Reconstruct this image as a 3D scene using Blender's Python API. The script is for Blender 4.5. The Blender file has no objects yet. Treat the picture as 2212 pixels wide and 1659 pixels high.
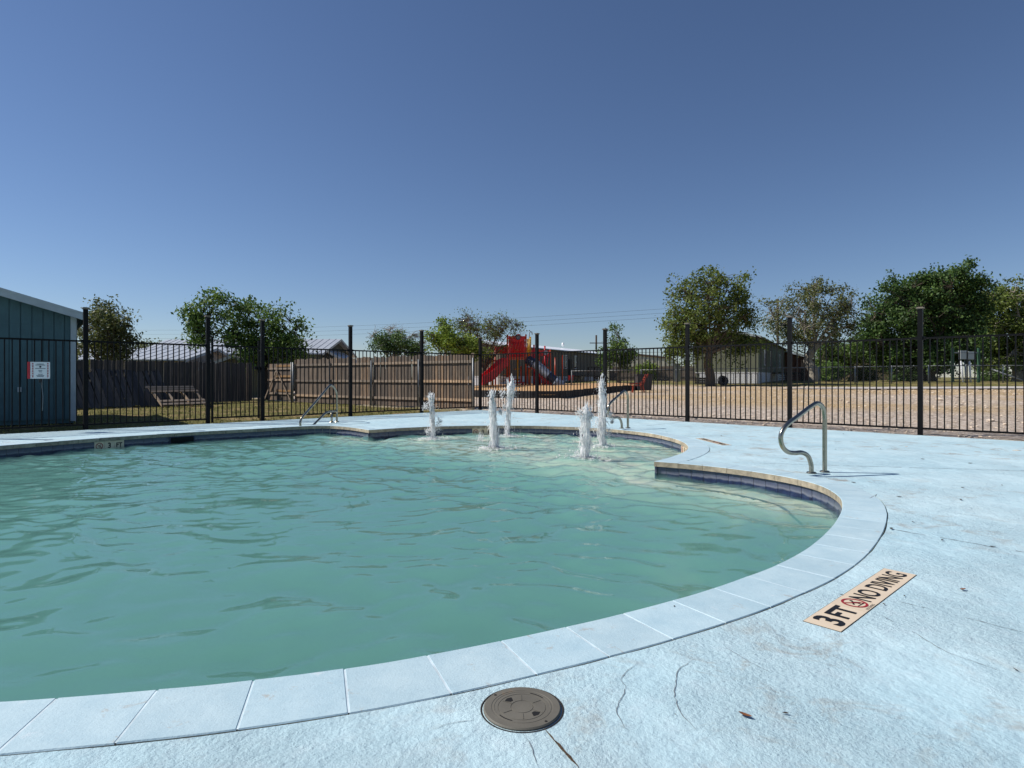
import bpy, math, random
import numpy as np
from mathutils import Vector, Matrix
from mathutils.geometry import delaunay_2d_cdt

random.seed(7)
rng = np.random.default_rng(7)
R = math.radians
scene = bpy.context.scene
col = scene.collection

# ------------------------------------------------------------------ camera, sky, sun, exposure
F, H, HY = 1310.0, 1.05, 815.0          # focal length in px of a 2212 px wide frame, eye height (m), horizon row
cam_data = bpy.data.cameras.new("camera")
cam_data.sensor_width = 36.0
cam_data.lens = 36.0 * F / 2212.0
cam_data.shift_y = -(829.5 - HY) / 2212.0
cam_data.clip_start = 0.05
cam_data.clip_end = 6000.0
cam = bpy.data.objects.new("camera", cam_data)
cam.location = (0, 0, H)
cam.rotation_euler = (R(90), 0, 0)
col.objects.link(cam)
scene.camera = cam

SUN_EL = 44.0
SUN_DIR = Vector((-0.985, 0.13, 0)).normalized()      # horizontal direction towards the sun
world = bpy.data.worlds.new("World")
scene.world = world
world.use_nodes = True
wn = world.node_tree
bg = wn.nodes["Background"]
sky = wn.nodes.new("ShaderNodeTexSky")
sky.sky_type = 'NISHITA'
sky.sun_disc = False
sky.sun_elevation = R(SUN_EL)
sky.sun_rotation = math.atan2(SUN_DIR.x, SUN_DIR.y)
sky.altitude = 600
sky.air_density = 1.0
sky.dust_density = 0.15
sky.ozone_density = 4.0
bg.inputs[1].default_value = 0.082
tint = wn.nodes.new("ShaderNodeMix"); tint.data_type = 'RGBA'; tint.blend_type = 'MULTIPLY'; tint.inputs[0].default_value = 1.0
tint.inputs[7].default_value = (0.965, 0.978, 1.07, 1)      # cool white balance of the whole sky
wn.links.new(sky.outputs[0], tint.inputs[6]); wn.links.new(tint.outputs[2], bg.inputs[0])

sun_data = bpy.data.lights.new("sun", 'SUN')
sun_data.energy = 5.0
sun_data.angle = R(0.53)
sun_data.color = (1.0, 0.955, 0.89)
sun = bpy.data.objects.new("sun", sun_data)
to_sun = Vector((SUN_DIR.x * math.cos(R(SUN_EL)), SUN_DIR.y * math.cos(R(SUN_EL)), math.sin(R(SUN_EL))))
sun.rotation_euler = to_sun.to_track_quat('Z', 'Y').to_euler()
sun.location = to_sun * 60
col.objects.link(sun)

vs = scene.view_settings
vs.view_transform = 'Standard'
vs.look = 'None'
vs.exposure = 0.0
vs.gamma = 1.0
scene.render.engine = 'CYCLES'
cy = scene.cycles
cy.use_denoising = True
cy.max_bounces = 8
cy.transparent_max_bounces = 24
cy.volume_bounces = 2
cy.caustics_reflective = False
cy.caustics_refractive = False
cy.sample_clamp_indirect = 6.0

# ------------------------------------------------------------------ helpers
def srgb(r, g, b):
    f = lambda c: (c / 255 / 12.92) if c <= 10 else ((c / 255 + 0.055) / 1.055) ** 2.4
    return (f(r), f(g), f(b), 1.0)

W = {}
def put(o, parent=None, world=None):
    world = world if world is not None else Matrix.Identity(4)
    if o.name not in col.objects:
        col.objects.link(o)
    if parent is not None:
        o.parent = parent
        o.matrix_parent_inverse = W[parent.name].inverted()
    o.matrix_basis = world
    W[o.name] = world
    return o

def tag(o, label=None, cat=None, group=None, kind=None):
    if label: o["label"] = label
    if cat: o["category"] = cat
    if group: o["group"] = group
    if kind: o["kind"] = kind
    return o

def thing(name, loc, label, cat, group=None):
    o = bpy.data.objects.new(name, None)
    o.empty_display_size = 0.2
    put(o, None, Matrix.Translation(loc))
    return tag(o, label, cat, group)

def frame(origin, xdir, zrot=None):
    """matrix with local x along xdir (horizontal), z up, at origin"""
    x = Vector((xdir[0], xdir[1], 0)).normalized()
    y = Vector((-x.y, x.x, 0))
    m = Matrix(((x.x, y.x, 0, origin[0]), (x.y, y.y, 0, origin[1]), (0, 0, 1, origin[2]), (0, 0, 0, 1)))
    return m

class MB:
    def __init__(s):
        s.v = []; s.f = []; s.m = []; s.sm = []
    def add(s, vs_, fs_, mi=0, smooth=False, M=None):
        b = len(s.v)
        for p in vs_:
            p = Vector(p)
            if M is not None: p = M @ p
            s.v.append((p.x, p.y, p.z))
        for f_ in fs_:
            s.f.append(tuple(b + i for i in f_)); s.m.append(mi); s.sm.append(smooth)
        return s
    def box(s, c, d, M=None, mi=0):
        x, y, z = c; a, b, e = d[0] / 2, d[1] / 2, d[2] / 2
        vs_ = [(x + i * a, y + j * b, z + k * e) for k in (-1, 1) for j in (-1, 1) for i in (-1, 1)]
        return s.add(vs_, [(0, 2, 3, 1), (4, 5, 7, 6), (0, 1, 5, 4), (2, 6, 7, 3), (0, 4, 6, 2), (1, 3, 7, 5)], mi, False, M)
    def bar(s, p, q, w, h=None, up=(0, 0, 1), mi=0):
        p, q = Vector(p), Vector(q); h = h or w
        z = (q - p); L = z.length; z.normalize()
        u = Vector(up)
        if abs(z.dot(u)) > 0.98: u = Vector((1, 0, 0))
        x = u.cross(z).normalized(); y = z.cross(x)
        M = Matrix(((x.x, y.x, z.x, p.x), (x.y, y.y, z.y, p.y), (x.z, y.z, z.z, p.z), (0, 0, 0, 1)))
        return s.box((0, 0, L / 2), (w, h, L), M, mi)
    def tube(s, pts, r, n=8, mi=0, cap=True, smooth=True):
        pts = [Vector(p) for p in pts]
        k = len(pts)
        rs = r if hasattr(r, '__len__') else [r] * k
        vs_, fs_ = [], []
        prev = None
        for i, p in enumerate(pts):
            t = (pts[min(i + 1, k - 1)] - pts[max(i - 1, 0)])
            if t.length < 1e-9: t = Vector((0, 0, 1))
            t.normalize()
            if prev is None:
                a = Vector((0, 0, 1)) if abs(t.z) < 0.9 else Vector((1, 0, 0))
                u = a.cross(t).normalized()
            else:
                u = prev - t * prev.dot(t)
                if u.length < 1e-6: u = Vector((1, 0, 0)).cross(t)
                u.normalize()
            prev = u
            w = t.cross(u)
            for j in range(n):
                a = 2 * math.pi * j / n
                vs_.append(p + (u * math.cos(a) + w * math.sin(a)) * rs[i])
        for i in range(k - 1):
            for j in range(n):
                fs_.append((i * n + j, i * n + (j + 1) % n, (i + 1) * n + (j + 1) % n, (i + 1) * n + j))
        if cap:
            fs_.append(tuple(range(n - 1, -1, -1))); fs_.append(tuple((k - 1) * n + j for j in range(n)))
        return s.add(vs_, fs_, mi, smooth)
    def lathe(s, prof, n=32, M=None, mi=0, smooth=False):
        vs_, fs_ = [], []
        for r_, z_ in prof:
            for j in range(n):
                a = 2 * math.pi * j / n
                vs_.append((r_ * math.cos(a), r_ * math.sin(a), z_))
        for i in range(len(prof) - 1):
            for j in range(n):
                fs_.append((i * n + j, i * n + (j + 1) % n, (i + 1) * n + (j + 1) % n, (i + 1) * n + j))
        return s.add(vs_, fs_, mi, smooth, M)
    def prism(s, poly, z0, z1, M=None, mi=0, mi_side=None):
        n = len(poly)
        vs_ = [(p[0], p[1], z0) for p in poly] + [(p[0], p[1], z1) for p in poly]
        s.add(vs_, [tuple(range(n, 2 * n)), tuple(range(n - 1, -1, -1))], mi, False, M)
        b = len(s.v) - 2 * n
        for i in range(n):
            j = (i + 1) % n
            s.f.append((b + i, b + j, b + n + j, b + n + i)); s.m.append(mi if mi_side is None else mi_side); s.sm.append(False)
        return s
    def mesh(s, name, mats):
        me = bpy.data.meshes.new(name)
        me.from_pydata(s.v, [], s.f)
        for m_ in (mats if isinstance(mats, (list, tuple)) else [mats]):
            me.materials.append(m_)
        me.polygons.foreach_set("material_index", s.m)
        me.polygons.foreach_set("use_smooth", s.sm)
        me.update()
        return me
    def build(s, name, mats, parent=None, world=None):
        o = bpy.data.objects.new(name, s.mesh(name, mats))
        return put(o, parent, world)

def inst(name, me, parent=None, world=None):
    return put(bpy.data.objects.new(name, me), parent, world)

def np_mesh(name, verts, faces, mat, smooth=False):
    """verts Nx3, faces Mx4 (or Mx3) arrays"""
    me = bpy.data.meshes.new(name)
    verts = np.asarray(verts, np.float32); faces = np.asarray(faces, np.int32)
    k = faces.shape[1]
    me.vertices.add(len(verts)); me.vertices.foreach_set("co", verts.ravel())
    me.loops.add(faces.size); me.loops.foreach_set("vertex_index", faces.ravel())
    me.polygons.add(len(faces))
    me.polygons.foreach_set("loop_start", np.arange(len(faces), dtype=np.int32) * k)
    me.polygons.foreach_set("use_smooth", np.full(len(faces), smooth))
    me.update(calc_edges=True)
    me.materials.append(mat)
    return me

def catmull(pts, step=0.05, closed=False):
    P_ = [np.array(p, float) for p in pts]
    n = len(P_); out = []
    segs = n if closed else n - 1
    for i in range(segs):
        if closed:
            p0, p1, p2, p3 = P_[(i - 1) % n], P_[i], P_[(i + 1) % n], P_[(i + 2) % n]
        else:
            p1, p2 = P_[i], P_[i + 1]
            p0 = P_[i - 1] if i > 0 else 2 * p1 - p2
            p3 = P_[i + 2] if i + 2 < n else 2 * p2 - p1
        L = np.linalg.norm(p2 - p1); m = max(1, int(round(L / step)))
        for k in range(m):
            t = k / m
            out.append(0.5 * ((2 * p1) + (-p0 + p2) * t + (2 * p0 - 5 * p1 + 4 * p2 - p3) * t * t + (-p0 + 3 * p1 - 3 * p2 + p3) * t ** 3))
    if not closed: out.append(P_[-1])
    return np.array(out)

def in_poly(px, py, poly):
    px, py = np.asarray(px), np.asarray(py)
    c = np.zeros(px.shape, bool)
    n = len(poly)
    for i in range(n):
        x1, y1 = poly[i]; x2, y2 = poly[(i + 1) % n]
        if y1 == y2: continue
        t = ((y1 > py) != (y2 > py)) & (px < (x2 - x1) * (py - y1) / (y2 - y1) + x1)
        c ^= t
    return c

# ---- material building
def M_(name):
    m = bpy.data.materials.new(name); m.use_nodes = True
    return m, m.node_tree, m.node_tree.nodes["Principled BSDF"]

def N(nt, t, **kw):
    n = nt.nodes.new(t)
    for k, v in kw.items():
        if k.startswith('i_'):
            n.inputs[k[2:].replace('_', ' ')].default_value = v
        else:
            setattr(n, k, v)
    return n

def ramp(nt, src, stops):
    r_ = nt.nodes.new("ShaderNodeValToRGB")
    e = r_.color_ramp.elements
    e[0].position, e[0].color = stops[0]; e[1].position, e[1].color = stops[-1]
    for p, c in stops[1:-1]:
        x = e.new(p); x.color = c
    nt.links.new(src, r_.inputs[0])
    return r_.outputs[0]

def mixc(nt, fac, a, b, mode='MIX'):
    n = nt.nodes.new("ShaderNodeMix"); n.data_type = 'RGBA'; n.blend_type = mode
    for s, v in ((n.inputs[0], fac), (n.inputs[6], a), (n.inputs[7], b)):
        if hasattr(v, 'is_output'): nt.links.new(v, s)
        else: s.default_value = v
    return n.outputs[2]

def noise(nt, vec, scale, detail=4.0, rough=0.55, dist=0.0):
    n = nt.nodes.new("ShaderNodeTexNoise")
    n.inputs["Scale"].default_value = scale; n.inputs["Detail"].default_value = detail
    n.inputs["Roughness"].default_value = rough; n.inputs["Distortion"].default_value = dist
    if vec is not None: nt.links.new(vec, n.inputs["Vector"])
    return n.outputs[0]

def math_(nt, op, a, b=None, c=None):
    n = nt.nodes.new("ShaderNodeMath"); n.operation = op
    for i, v in enumerate((a, b, c)):
        if v is None: continue
        if hasattr(v, 'is_output'): nt.links.new(v, n.inputs[i])
        else: n.inputs[i].default_value = v
    return n.outputs[0]

def bump(nt, h, strength, dist, normal=None):
    b = nt.nodes.new("ShaderNodeBump")
    b.inputs["Strength"].default_value = strength; b.inputs["Distance"].default_value = dist
    nt.links.new(h, b.inputs["Height"])
    if normal is not None: nt.links.new(normal, b.inputs["Normal"])
    return b.outputs[0]

def objcoord(nt, rand=False, scale=None):
    tc = nt.nodes.new("ShaderNodeTexCoord"); v = tc.outputs["Object"]
    if rand:
        oi = nt.nodes.new("ShaderNodeObjectInfo")
        a = nt.nodes.new("ShaderNodeVectorMath"); a.operation = 'MULTIPLY_ADD'
        nt.links.new(oi.outputs["Random"], a.inputs[0]); a.inputs[1].default_value = (37, 91, 53)
        nt.links.new(v, a.inputs[2]); v = a.outputs[0]
    if scale:
        s = nt.nodes.new("ShaderNodeVectorMath"); s.operation = 'MULTIPLY'
        s.inputs[1].default_value = scale; nt.links.new(v, s.inputs[0]); v = s.outputs[0]
    return v

def simple(name, c, rough=0.6, metal=0.0, var=0.15, nscale=6.0, bmp=0.0, bscale=60.0, bdist=0.004, rand=True, spec=0.5, dirt=None):
    m, nt, p = M_(name)
    v = objcoord(nt, rand)
    n = noise(nt, v, nscale, 5)
    dark = (c[0] * (1 - var), c[1] * (1 - var), c[2] * (1 - var), 1); lite = (min(1, c[0] * (1 + var)), min(1, c[1] * (1 + var)), min(1, c[2] * (1 + var)), 1)
    cc = ramp(nt, n, [(0.3, dark), (0.7, lite)])
    if rand and var:
        oi = nt.nodes.new("ShaderNodeObjectInfo")
        f = math_(nt, 'MULTIPLY_ADD', oi.outputs["Random"], var * 0.9, 1 - var * 0.45)
        mm = nt.nodes.new("ShaderNodeVectorMath"); mm.operation = 'SCALE'
        nt.links.new(cc, mm.inputs[0]); nt.links.new(f, mm.inputs["Scale"]); cc = mm.outputs[0]
    if dirt:
        d = noise(nt, v, dirt[1], 6, 0.65)
        cc = mixc(nt, ramp(nt, d, [(dirt[2], (0, 0, 0, 1)), (min(1, dirt[2] + 0.12), (1, 1, 1, 1))]), cc, dirt[0])
    nt.links.new(cc, p.inputs["Base Color"])
    p.inputs["Roughness"].default_value = rough; p.inputs["Metallic"].default_value = metal
    p.inputs["Specular IOR Level"].default_value = spec
    if bmp:
        nt.links.new(bump(nt, noise(nt, v, bscale, 5), bmp, bdist), p.inputs["Normal"])
    return m

def wood(name, cols, rough=0.85, grain=(26, 26, 1.2)):
    m, nt, p = M_(name)
    v = objcoord(nt, True, grain)
    v2 = objcoord(nt, True)
    g = noise(nt, v, 1.6, 6, 0.65, 0.6)
    base = ramp(nt, g, [(0.28, cols[0]), (0.5, cols[1]), (0.72, cols[2])])
    oi = nt.nodes.new("ShaderNodeObjectInfo")
    tone = ramp(nt, oi.outputs["Random"], [(0.0, (0.5, 0.5, 0.52, 1)), (0.45, (0.9, 0.88, 0.86, 1)), (0.8, (1.15, 1.05, 0.95, 1)), (1.0, (1.7, 1.42, 1.12, 1))])
    base = mixc(nt, 1.0, base, tone, 'MULTIPLY')
    st = noise(nt, v2, 2.5, 4)
    base = mixc(nt, ramp(nt, st, [(0.5, (0, 0, 0, 1)), (0.75, (0.5, 0.5, 0.5, 1))]), base, cols[0])
    nt.links.new(base, p.inputs["Base Color"])
    p.inputs["Roughness"].default_value = rough
    nt.links.new(bump(nt, g, 0.35, 0.003), p.inputs["Normal"])
    return m

# pixel of the 2212 px frame -> ground point, used once to survey real positions
def P(xd, yd, z=0.0):
    Y = (H - z) * F / (yd - HY)
    return ((xd - 1106) / F * Y, Y)
def XA(xd, Y): return (xd - 1106) / F * Y
def ZA(yd, Y): return H - (yd - HY) * Y / F

FR = np.array([7.59, 11.27]); FC = np.array([-1.03, 19.65]); FL = np.array([-8.56, 12.2])
dR = (FR - FC) / np.linalg.norm(FR - FC)      # along the right fence run, away from its corner
dL = (FL - FC) / np.linalg.norm(FL - FC)
nR = np.array([-dR[1], dR[0]]);  nR = nR if nR[1] > 0 else -nR
nL = np.array([-dL[1], dL[0]]);  nL = nL if nL[1] > 0 else -nL

def ground_z(x, y):
    s = (np.asarray(x) - FR[0]) * nR[0] + (np.asarray(y) - FR[1]) * nR[1]
    return -0.045 + 0.0215 * np.clip(s, 0, 34)
def gz(x, y): return float(ground_z(x, y))
def G(xd, yd):
    z = 0.0
    for _ in range(30):
        x, y = P(xd, yd, z); z = 0.5 * z + 0.5 * gz(x, y)
    return (x, y, z)
# ------------------------------------------------------------------ materials
def deck_paint(name, base, light, stain_amt, bmp):
    m, nt, p = M_(name)
    v = objcoord(nt)
    big = noise(nt, v, 0.9, 5, 0.6)
    c = ramp(nt, big, [(0.3, base), (0.72, light)])
    mid = noise(nt, v, 9, 6, 0.7)
    c = mixc(nt, ramp(nt, mid, [(0.5, (0, 0, 0, 1)), (0.78, (0.32, 0.32, 0.32, 1))]), c, srgb(208, 219, 224))
    fine = noise(nt, v, 70, 4, 0.7)
    c = mixc(nt, ramp(nt, fine, [(0.62, (0, 0, 0, 1)), (0.8, (0.35, 0.35, 0.35, 1))]), c, srgb(120, 140, 150))
    st = noise(nt, v, 3.1, 7, 0.72, 0.8)
    st2 = noise(nt, v, 0.5, 2, 0.5)
    stf = math_(nt, 'MULTIPLY', ramp(nt, st, [(0.53, (0, 0, 0, 1)), (0.70, (1, 1, 1, 1))]), ramp(nt, st2, [(0.40, (0, 0, 0, 1)), (0.6, (1, 1, 1, 1))]))
    stf = math_(nt, 'MULTIPLY', stf, stain_amt)
    c = mixc(nt, stf, c, srgb(150, 128, 104))
    nt.links.new(c, p.inputs["Base Color"])
    p.inputs["Roughness"].default_value = 0.62
    p.inputs["Specular IOR Level"].default_value = 0.35
    vv = nt.nodes.new("ShaderNodeMapping"); vv.inputs["Rotation"].default_value = (0, 0, R(-33)); vv.inputs["Scale"].default_value = (9, 34, 1)
    nt.links.new(v, vv.inputs[0])
    streak = noise(nt, vv.outputs[0], 1.0, 6, 0.6, 0.35)
    l1 = noise(nt, v, 46, 7, 0.68, 0.0)
    l2 = noise(nt, v, 5, 4, 0.6)
    l3 = noise(nt, v, 110, 5, 0.7)
    patch = ramp(nt, noise(nt, v, 1.7, 3, 0.5), [(0.32, (0.25, 0.25, 0.25, 1)), (0.6, (1, 1, 1, 1))])
    ridge = math_(nt, 'ADD', math_(nt, 'MULTIPLY', streak, 0.55), math_(nt, 'ADD', math_(nt, 'MULTIPLY', l1, 0.9), math_(nt, 'MULTIPLY', l3, 0.35)))
    h = math_(nt, 'ADD', math_(nt, 'MULTIPLY', ridge, patch), math_(nt, 'MULTIPLY', l2, 1.6))
    nt.links.new(bump(nt, h, bmp, 0.016), p.inputs["Normal"])
    return m

M_deck = deck_paint("painted concrete", srgb(178, 209, 218), srgb(200, 224, 229), 0.8, 0.95)
def coping_paint():
    m, nt, p = M_("painted coping")
    v = objcoord(nt, True)
    c = ramp(nt, noise(nt, v, 4, 5, 0.65), [(0.3, srgb(170, 197, 207)), (0.7, srgb(192, 214, 220))])
    c = mixc(nt, ramp(nt, noise(nt, v, 90, 4, 0.7), [(0.58, (0, 0, 0, 1)), (0.75, (0.4, 0.4, 0.4, 1))]), c, srgb(120, 138, 148))
    c = mixc(nt, ramp(nt, noise(nt, v, 7, 5, 0.7, 0.6), [(0.62, (0, 0, 0, 1)), (0.74, (0.75, 0.75, 0.75, 1))]), c, srgb(168, 148, 124))
    c = mixc(nt, ramp(nt, noise(nt, v, 12, 4, 0.6), [(0.66, (0, 0, 0, 1)), (0.76, (0.6, 0.6, 0.6, 1))]), c, srgb(212, 222, 226))
    oi = nt.nodes.new("ShaderNodeObjectInfo")
    f = math_(nt, 'MULTIPLY_ADD', oi.outputs["Random"], 0.10, 0.95)
    s = nt.nodes.new("ShaderNodeVectorMath"); s.operation = 'SCALE'; nt.links.new(c, s.inputs[0]); nt.links.new(f, s.inputs["Scale"])
    nt.links.new(s.outputs[0], p.inputs["Base Color"])
    p.inputs["Roughness"].default_value = 0.6; p.inputs["Specular IOR Level"].default_value = 0.35
    h = math_(nt, 'ADD', noise(nt, v, 120, 5, 0.7), math_(nt, 'MULTIPLY', noise(nt, v, 18, 4), 1.2))
    nt.links.new(bump(nt, h, 0.45, 0.004), p.inputs["Normal"])
    return m
M_coping = coping_paint()
M_stone = simple("travertine edge", srgb(166, 154, 134), 0.8, 0, 0.35, 14, 0.6, 40, 0.006)
M_joint = simple("dark joint filler", srgb(38, 34, 32), 0.95, 0, 0.4, 30, 0.6, 80, 0.006, False)
M_soil = simple("soil in crack", srgb(84, 66, 46), 0.95, 0, 0.6, 60, 1.0, 120, 0.01, False)
M_hair = simple("hairline crack", srgb(122, 130, 134), 0.95, 0, 0.3, 40, 0, 80, 0.01, False)
M_grout = simple("pale grout", srgb(150, 152, 150), 0.9, 0, 0.2, 20, 0.3)
M_plaster = simple("pool plaster", srgb(204, 200, 182), 0.85, 0, 0.12, 2.5, 0.2, 30, 0.004, False)
M_cream = simple("cream ceramic", srgb(226, 206, 178), 0.35, 0, 0.05, 8)
M_black = simple("black print", srgb(20, 20, 22), 0.6, 0, 0.1)
M_redprint = simple("red print", srgb(150, 30, 40), 0.6, 0, 0.1)
M_dark = simple("near-black hole shade and spring", srgb(10, 10, 11), 0.9, 0, 0.1)  # stands for the shade inside openings; also the spring's black
M_iron = simple("black powder coat", srgb(8, 8, 10), 0.55, 0.0, 0.25, 9, 0.1, 120, 0.001, True, 0.18)
M_capm = simple("grey-tan post cap", srgb(116, 106, 92), 0.6, 0.0, 0.25, 9)  # lighter grey-tan than the black posts
M_steel = simple("stainless steel", srgb(158, 152, 138), 0.24, 1.0, 0.08, 20, 0.03, 200, 0.001)

def blue_tile():
    m, nt, p = M_("blue waterline tile")
    v = objcoord(nt, True); g = objcoord(nt)
    n1 = noise(nt, v, 14, 5, 0.7)
    c = ramp(nt, n1, [(0.3, srgb(15, 24, 54)), (0.55, srgb(28, 42, 80)), (0.75, srgb(58, 74, 102))])
    sx = nt.nodes.new("ShaderNodeSeparateXYZ"); nt.links.new(g, sx.inputs[0])
    band = math_(nt, 'ADD', sx.outputs[2], math_(nt, 'MULTIPLY', noise(nt, v, 9, 4), 0.05))
    lime = ramp(nt, band, [(-0.0 + 0.012, (0, 0, 0, 1)), (0.03, (0.55, 0.55, 0.55, 1)), (0.05, (0.3, 0.3, 0.3, 1)), (0.09, (0.12, 0.12, 0.12, 1))])
    c = mixc(nt, lime, c, srgb(150, 152, 164))
    nt.links.new(c, p.inputs["Base Color"])
    p.inputs["Roughness"].default_value = 0.25
    nt.links.new(bump(nt, n1, 0.25, 0.003), p.inputs["Normal"])
    return m
M_tile = blue_tile()

# ------------------------------------------------------------------ lettering
_dg_cache = {}
def text_verts(body, size, bold=0.0, xs=1.0):
    cu = bpy.data.curves.new("lettering", 'FONT')
    cu.body = body; cu.size = size; cu.offset = bold; cu.align_x = 'CENTER'; cu.align_y = 'CENTER'; cu.resolution_u = 3
    ob = bpy.data.objects.new("lettering", cu); col.objects.link(ob)
    dg = bpy.context.evaluated_depsgraph_get(); dg.update()
    me = bpy.data.meshes.new_from_object(ob.evaluated_get(dg))
    vs_ = [(v.co.x * xs, v.co.y, v.co.z) for v in me.vertices]
    ymin = min(v[1] for v in vs_); ymax = max(v[1] for v in vs_)
    xmin = min(v[0] for v in vs_); xmax = max(v[0] for v in vs_)
    vs_ = [(v[0] - (xmin + xmax) / 2, v[1] - (ymin + ymax) / 2, v[2]) for v in vs_]
    fs_ = [tuple(p.vertices) for p in me.polygons]
    bpy.data.objects.remove(ob); bpy.data.curves.remove(cu); bpy.data.meshes.remove(me)
    return vs_, fs_

def lettering(name, body, size, M, mat, parent, bold=0.0, xs=1.0):
    vs_, fs_ = text_verts(body, size, bold, xs)
    b = MB(); b.add([(x, y, 0.0008) for x, y, z in vs_], fs_)
    me = b.mesh(name, mat)
    return inst(name, me, parent, M)

def no_diving(M, r, parent, ring_mat):
    b = MB(); n = 28
    vs_ = []
    for k in range(n):
        a = 2 * math.pi * k / n
        vs_ += [(r * math.cos(a), r * math.sin(a), 0.001), (0.80 * r * math.cos(a), 0.80 * r * math.sin(a), 0.001)]
    b.add(vs_, [(2 * k, (2 * k + 2) % (2 * n), (2 * k + 3) % (2 * n), 2 * k + 1) for k in range(n)])
    b.bar((-0.6 * r, 0.6 * r, 0.001), (0.6 * r, -0.6 * r, 0.001), 0.13 * r, 0.0008)
    inst("prohibition_ring", b.mesh("prohibition_ring", ring_mat), parent, M)
    d = MB()
    d.bar((-0.45 * r, -0.1 * r, 0.0006), (0.2 * r, 0.25 * r, 0.0006), 0.14 * r, 0.0006)
    d.bar((0.2 * r, 0.25 * r, 0.0006), (0.05 * r, -0.5 * r, 0.0006), 0.09 * r, 0.0006)
    d.bar((0.1 * r, 0.2 * r, 0.0006), (0.5 * r, -0.3 * r, 0.0006), 0.09 * r, 0.0006)
    d.bar((-0.55 * r, -0.45 * r, 0.0006), (0.5 * r, -0.55 * r, 0.0006), 0.07 * r, 0.0006)
    d.lathe([(0, 0.0009), (0.13 * r, 0.0009)], 10, Matrix.Translation((0.33 * r, 0.38 * r, 0)))
    inst("diver_pictogram", d.mesh("diver_pictogram", M_black), parent, M)

# ------------------------------------------------------------------ pool outline (inner lip of the coping)
C1 = (1.77, 7.56); C2 = (-2.85, 12.07)
S_shelf = [C1, (2.02, 7.88), (2.32, 8.34), (2.57, 8.87), (2.73, 9.49), (2.78, 10.19), (2.68, 11.0), (2.42, 11.70), (1.98, 12.30), (1.35, 12.78), (.44, 13.12), (-.56, 13.18), (-1.5, 12.97), (-2.25, 12.58), C2]
S_main = [C2, (-3.28, 12.60), (-3.62, 12.93), (-3.95, 13.1), (-4.3, 13.05), (-4.65, 12.83), (-5.16, 12.39), (-5.85, 11.82), (-6.54, 11.15), (-7.15, 10.4), (-7.55, 9.75), (-7.85, 9.2), (-8.1, 8.3), (-8.1, 7.2), (-7.75, 6.0), (-7.1, 4.8), (-6.2, 3.75), (-5.0, 2.85), (-3.8, 2.27), (-2.7, 1.99), (-2.1, 1.94), (-1.66, 1.96), (-1.28, 2.02), (-.99, 2.075), (-.69, 2.155), (-.44, 2.24), (-.16, 2.36), (.12, 2.495), (.39, 2.635), (.64, 2.78), (.91, 2.95), (1.18, 3.15), (1.49, 3.40), (1.82, 3.73), (2.18, 4.17), (2.47, 4.58), (2.68, 4.92), (2.86, 5.29), (2.96, 5.66), (2.98, 6.0), (2.9, 6.33), (2.75, 6.63), (2.55, 6.92), (2.19, 7.28), C1]
sec_shelf = catmull(S_shelf, 0.03); sec_main = catmull(S_main, 0.03)
def seg_norm(pts):
    t = np.gradient(pts, axis=0); t /= np.linalg.norm(t, axis=1)[:, None]
    return np.c_[t[:, 1], -t[:, 0]], t
LIP = np.vstack([sec_shelf[:-1], sec_main[:-1]])

def arclen(pts): return np.r_[0, np.cumsum(np.linalg.norm(np.diff(pts, axis=0), axis=1))]
def sampler(pts):
    s = arclen(pts); n, t = seg_norm(pts)
    def f(a):
        p = np.array([np.interp(a, s, pts[:, 0]), np.interp(a, s, pts[:, 1])])
        nn = np.array([np.interp(a, s, n[:, 0]), np.interp(a, s, n[:, 1])]); nn /= np.linalg.norm(nn)
        return p, nn
    return f, s[-1]

COPE = 0.305
# ---- coping, one stone at a time
coping = thing("pool_coping", (0.3, 2.3, 0), "pale blue painted coping stones with bare tan edges rimming the pool", "coping")
for pts in (sec_shelf, sec_main):
    f, L = sampler(pts)
    n = int(round(L / 0.303)); w = L / n
    for i in range(n):
        a0, a1 = i * w + 0.002, (i + 1) * w - 0.002
        k = 4
        inner, outer = [], []
        for j in range(k + 1):
            a = a0 + (a1 - a0) * j / k
            p, nn = f(a)
            d = min(a, L - a)
            off = min(COPE, max(0.004, 0.93 * d - 0.002))
            inner.append(p - nn * 0.0); outer.append(p + nn * off)
        poly = inner + outer[::-1]
        # inner order gives clockwise seen from above -> flip for upward normal
        c = np.mean(poly, axis=0)
        area = sum(poly[q][0] * poly[(q + 1) % len(poly)][1] - poly[(q + 1) % len(poly)][0] * poly[q][1] for q in range(len(poly)))
        if area < 0: poly = poly[::-1]
        ch = 0.004; zt = 0.003 + random.uniform(-0.0012, 0.0012)
        ins = [c + (q - c) * (1 - ch / max(0.05, np.linalg.norm(q - c))) for q in poly]
        m = len(poly); b = MB()
        vs_ = [(q[0] - c[0], q[1] - c[1], -0.06) for q in poly] + [(q[0] - c[0], q[1] - c[1], zt - ch) for q in poly] + [(q[0] - c[0], q[1] - c[1], zt) for q in ins]
        b.add(vs_, [tuple(range(2 * m, 3 * m)), tuple(range(m - 1, -1, -1))], 0)
        for q in range(m):
            r_ = (q + 1) % m
            b.f.append((q, r_, m + r_, m + q)); b.m.append(1); b.sm.append(False)
            b.f.append((m + q, m + r_, 2 * m + r_, 2 * m + q)); b.m.append(0); b.sm.append(False)
        b.build("coping_stone", [M_coping, M_stone], coping, Matrix.Translation((c[0], c[1], 0)))

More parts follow.
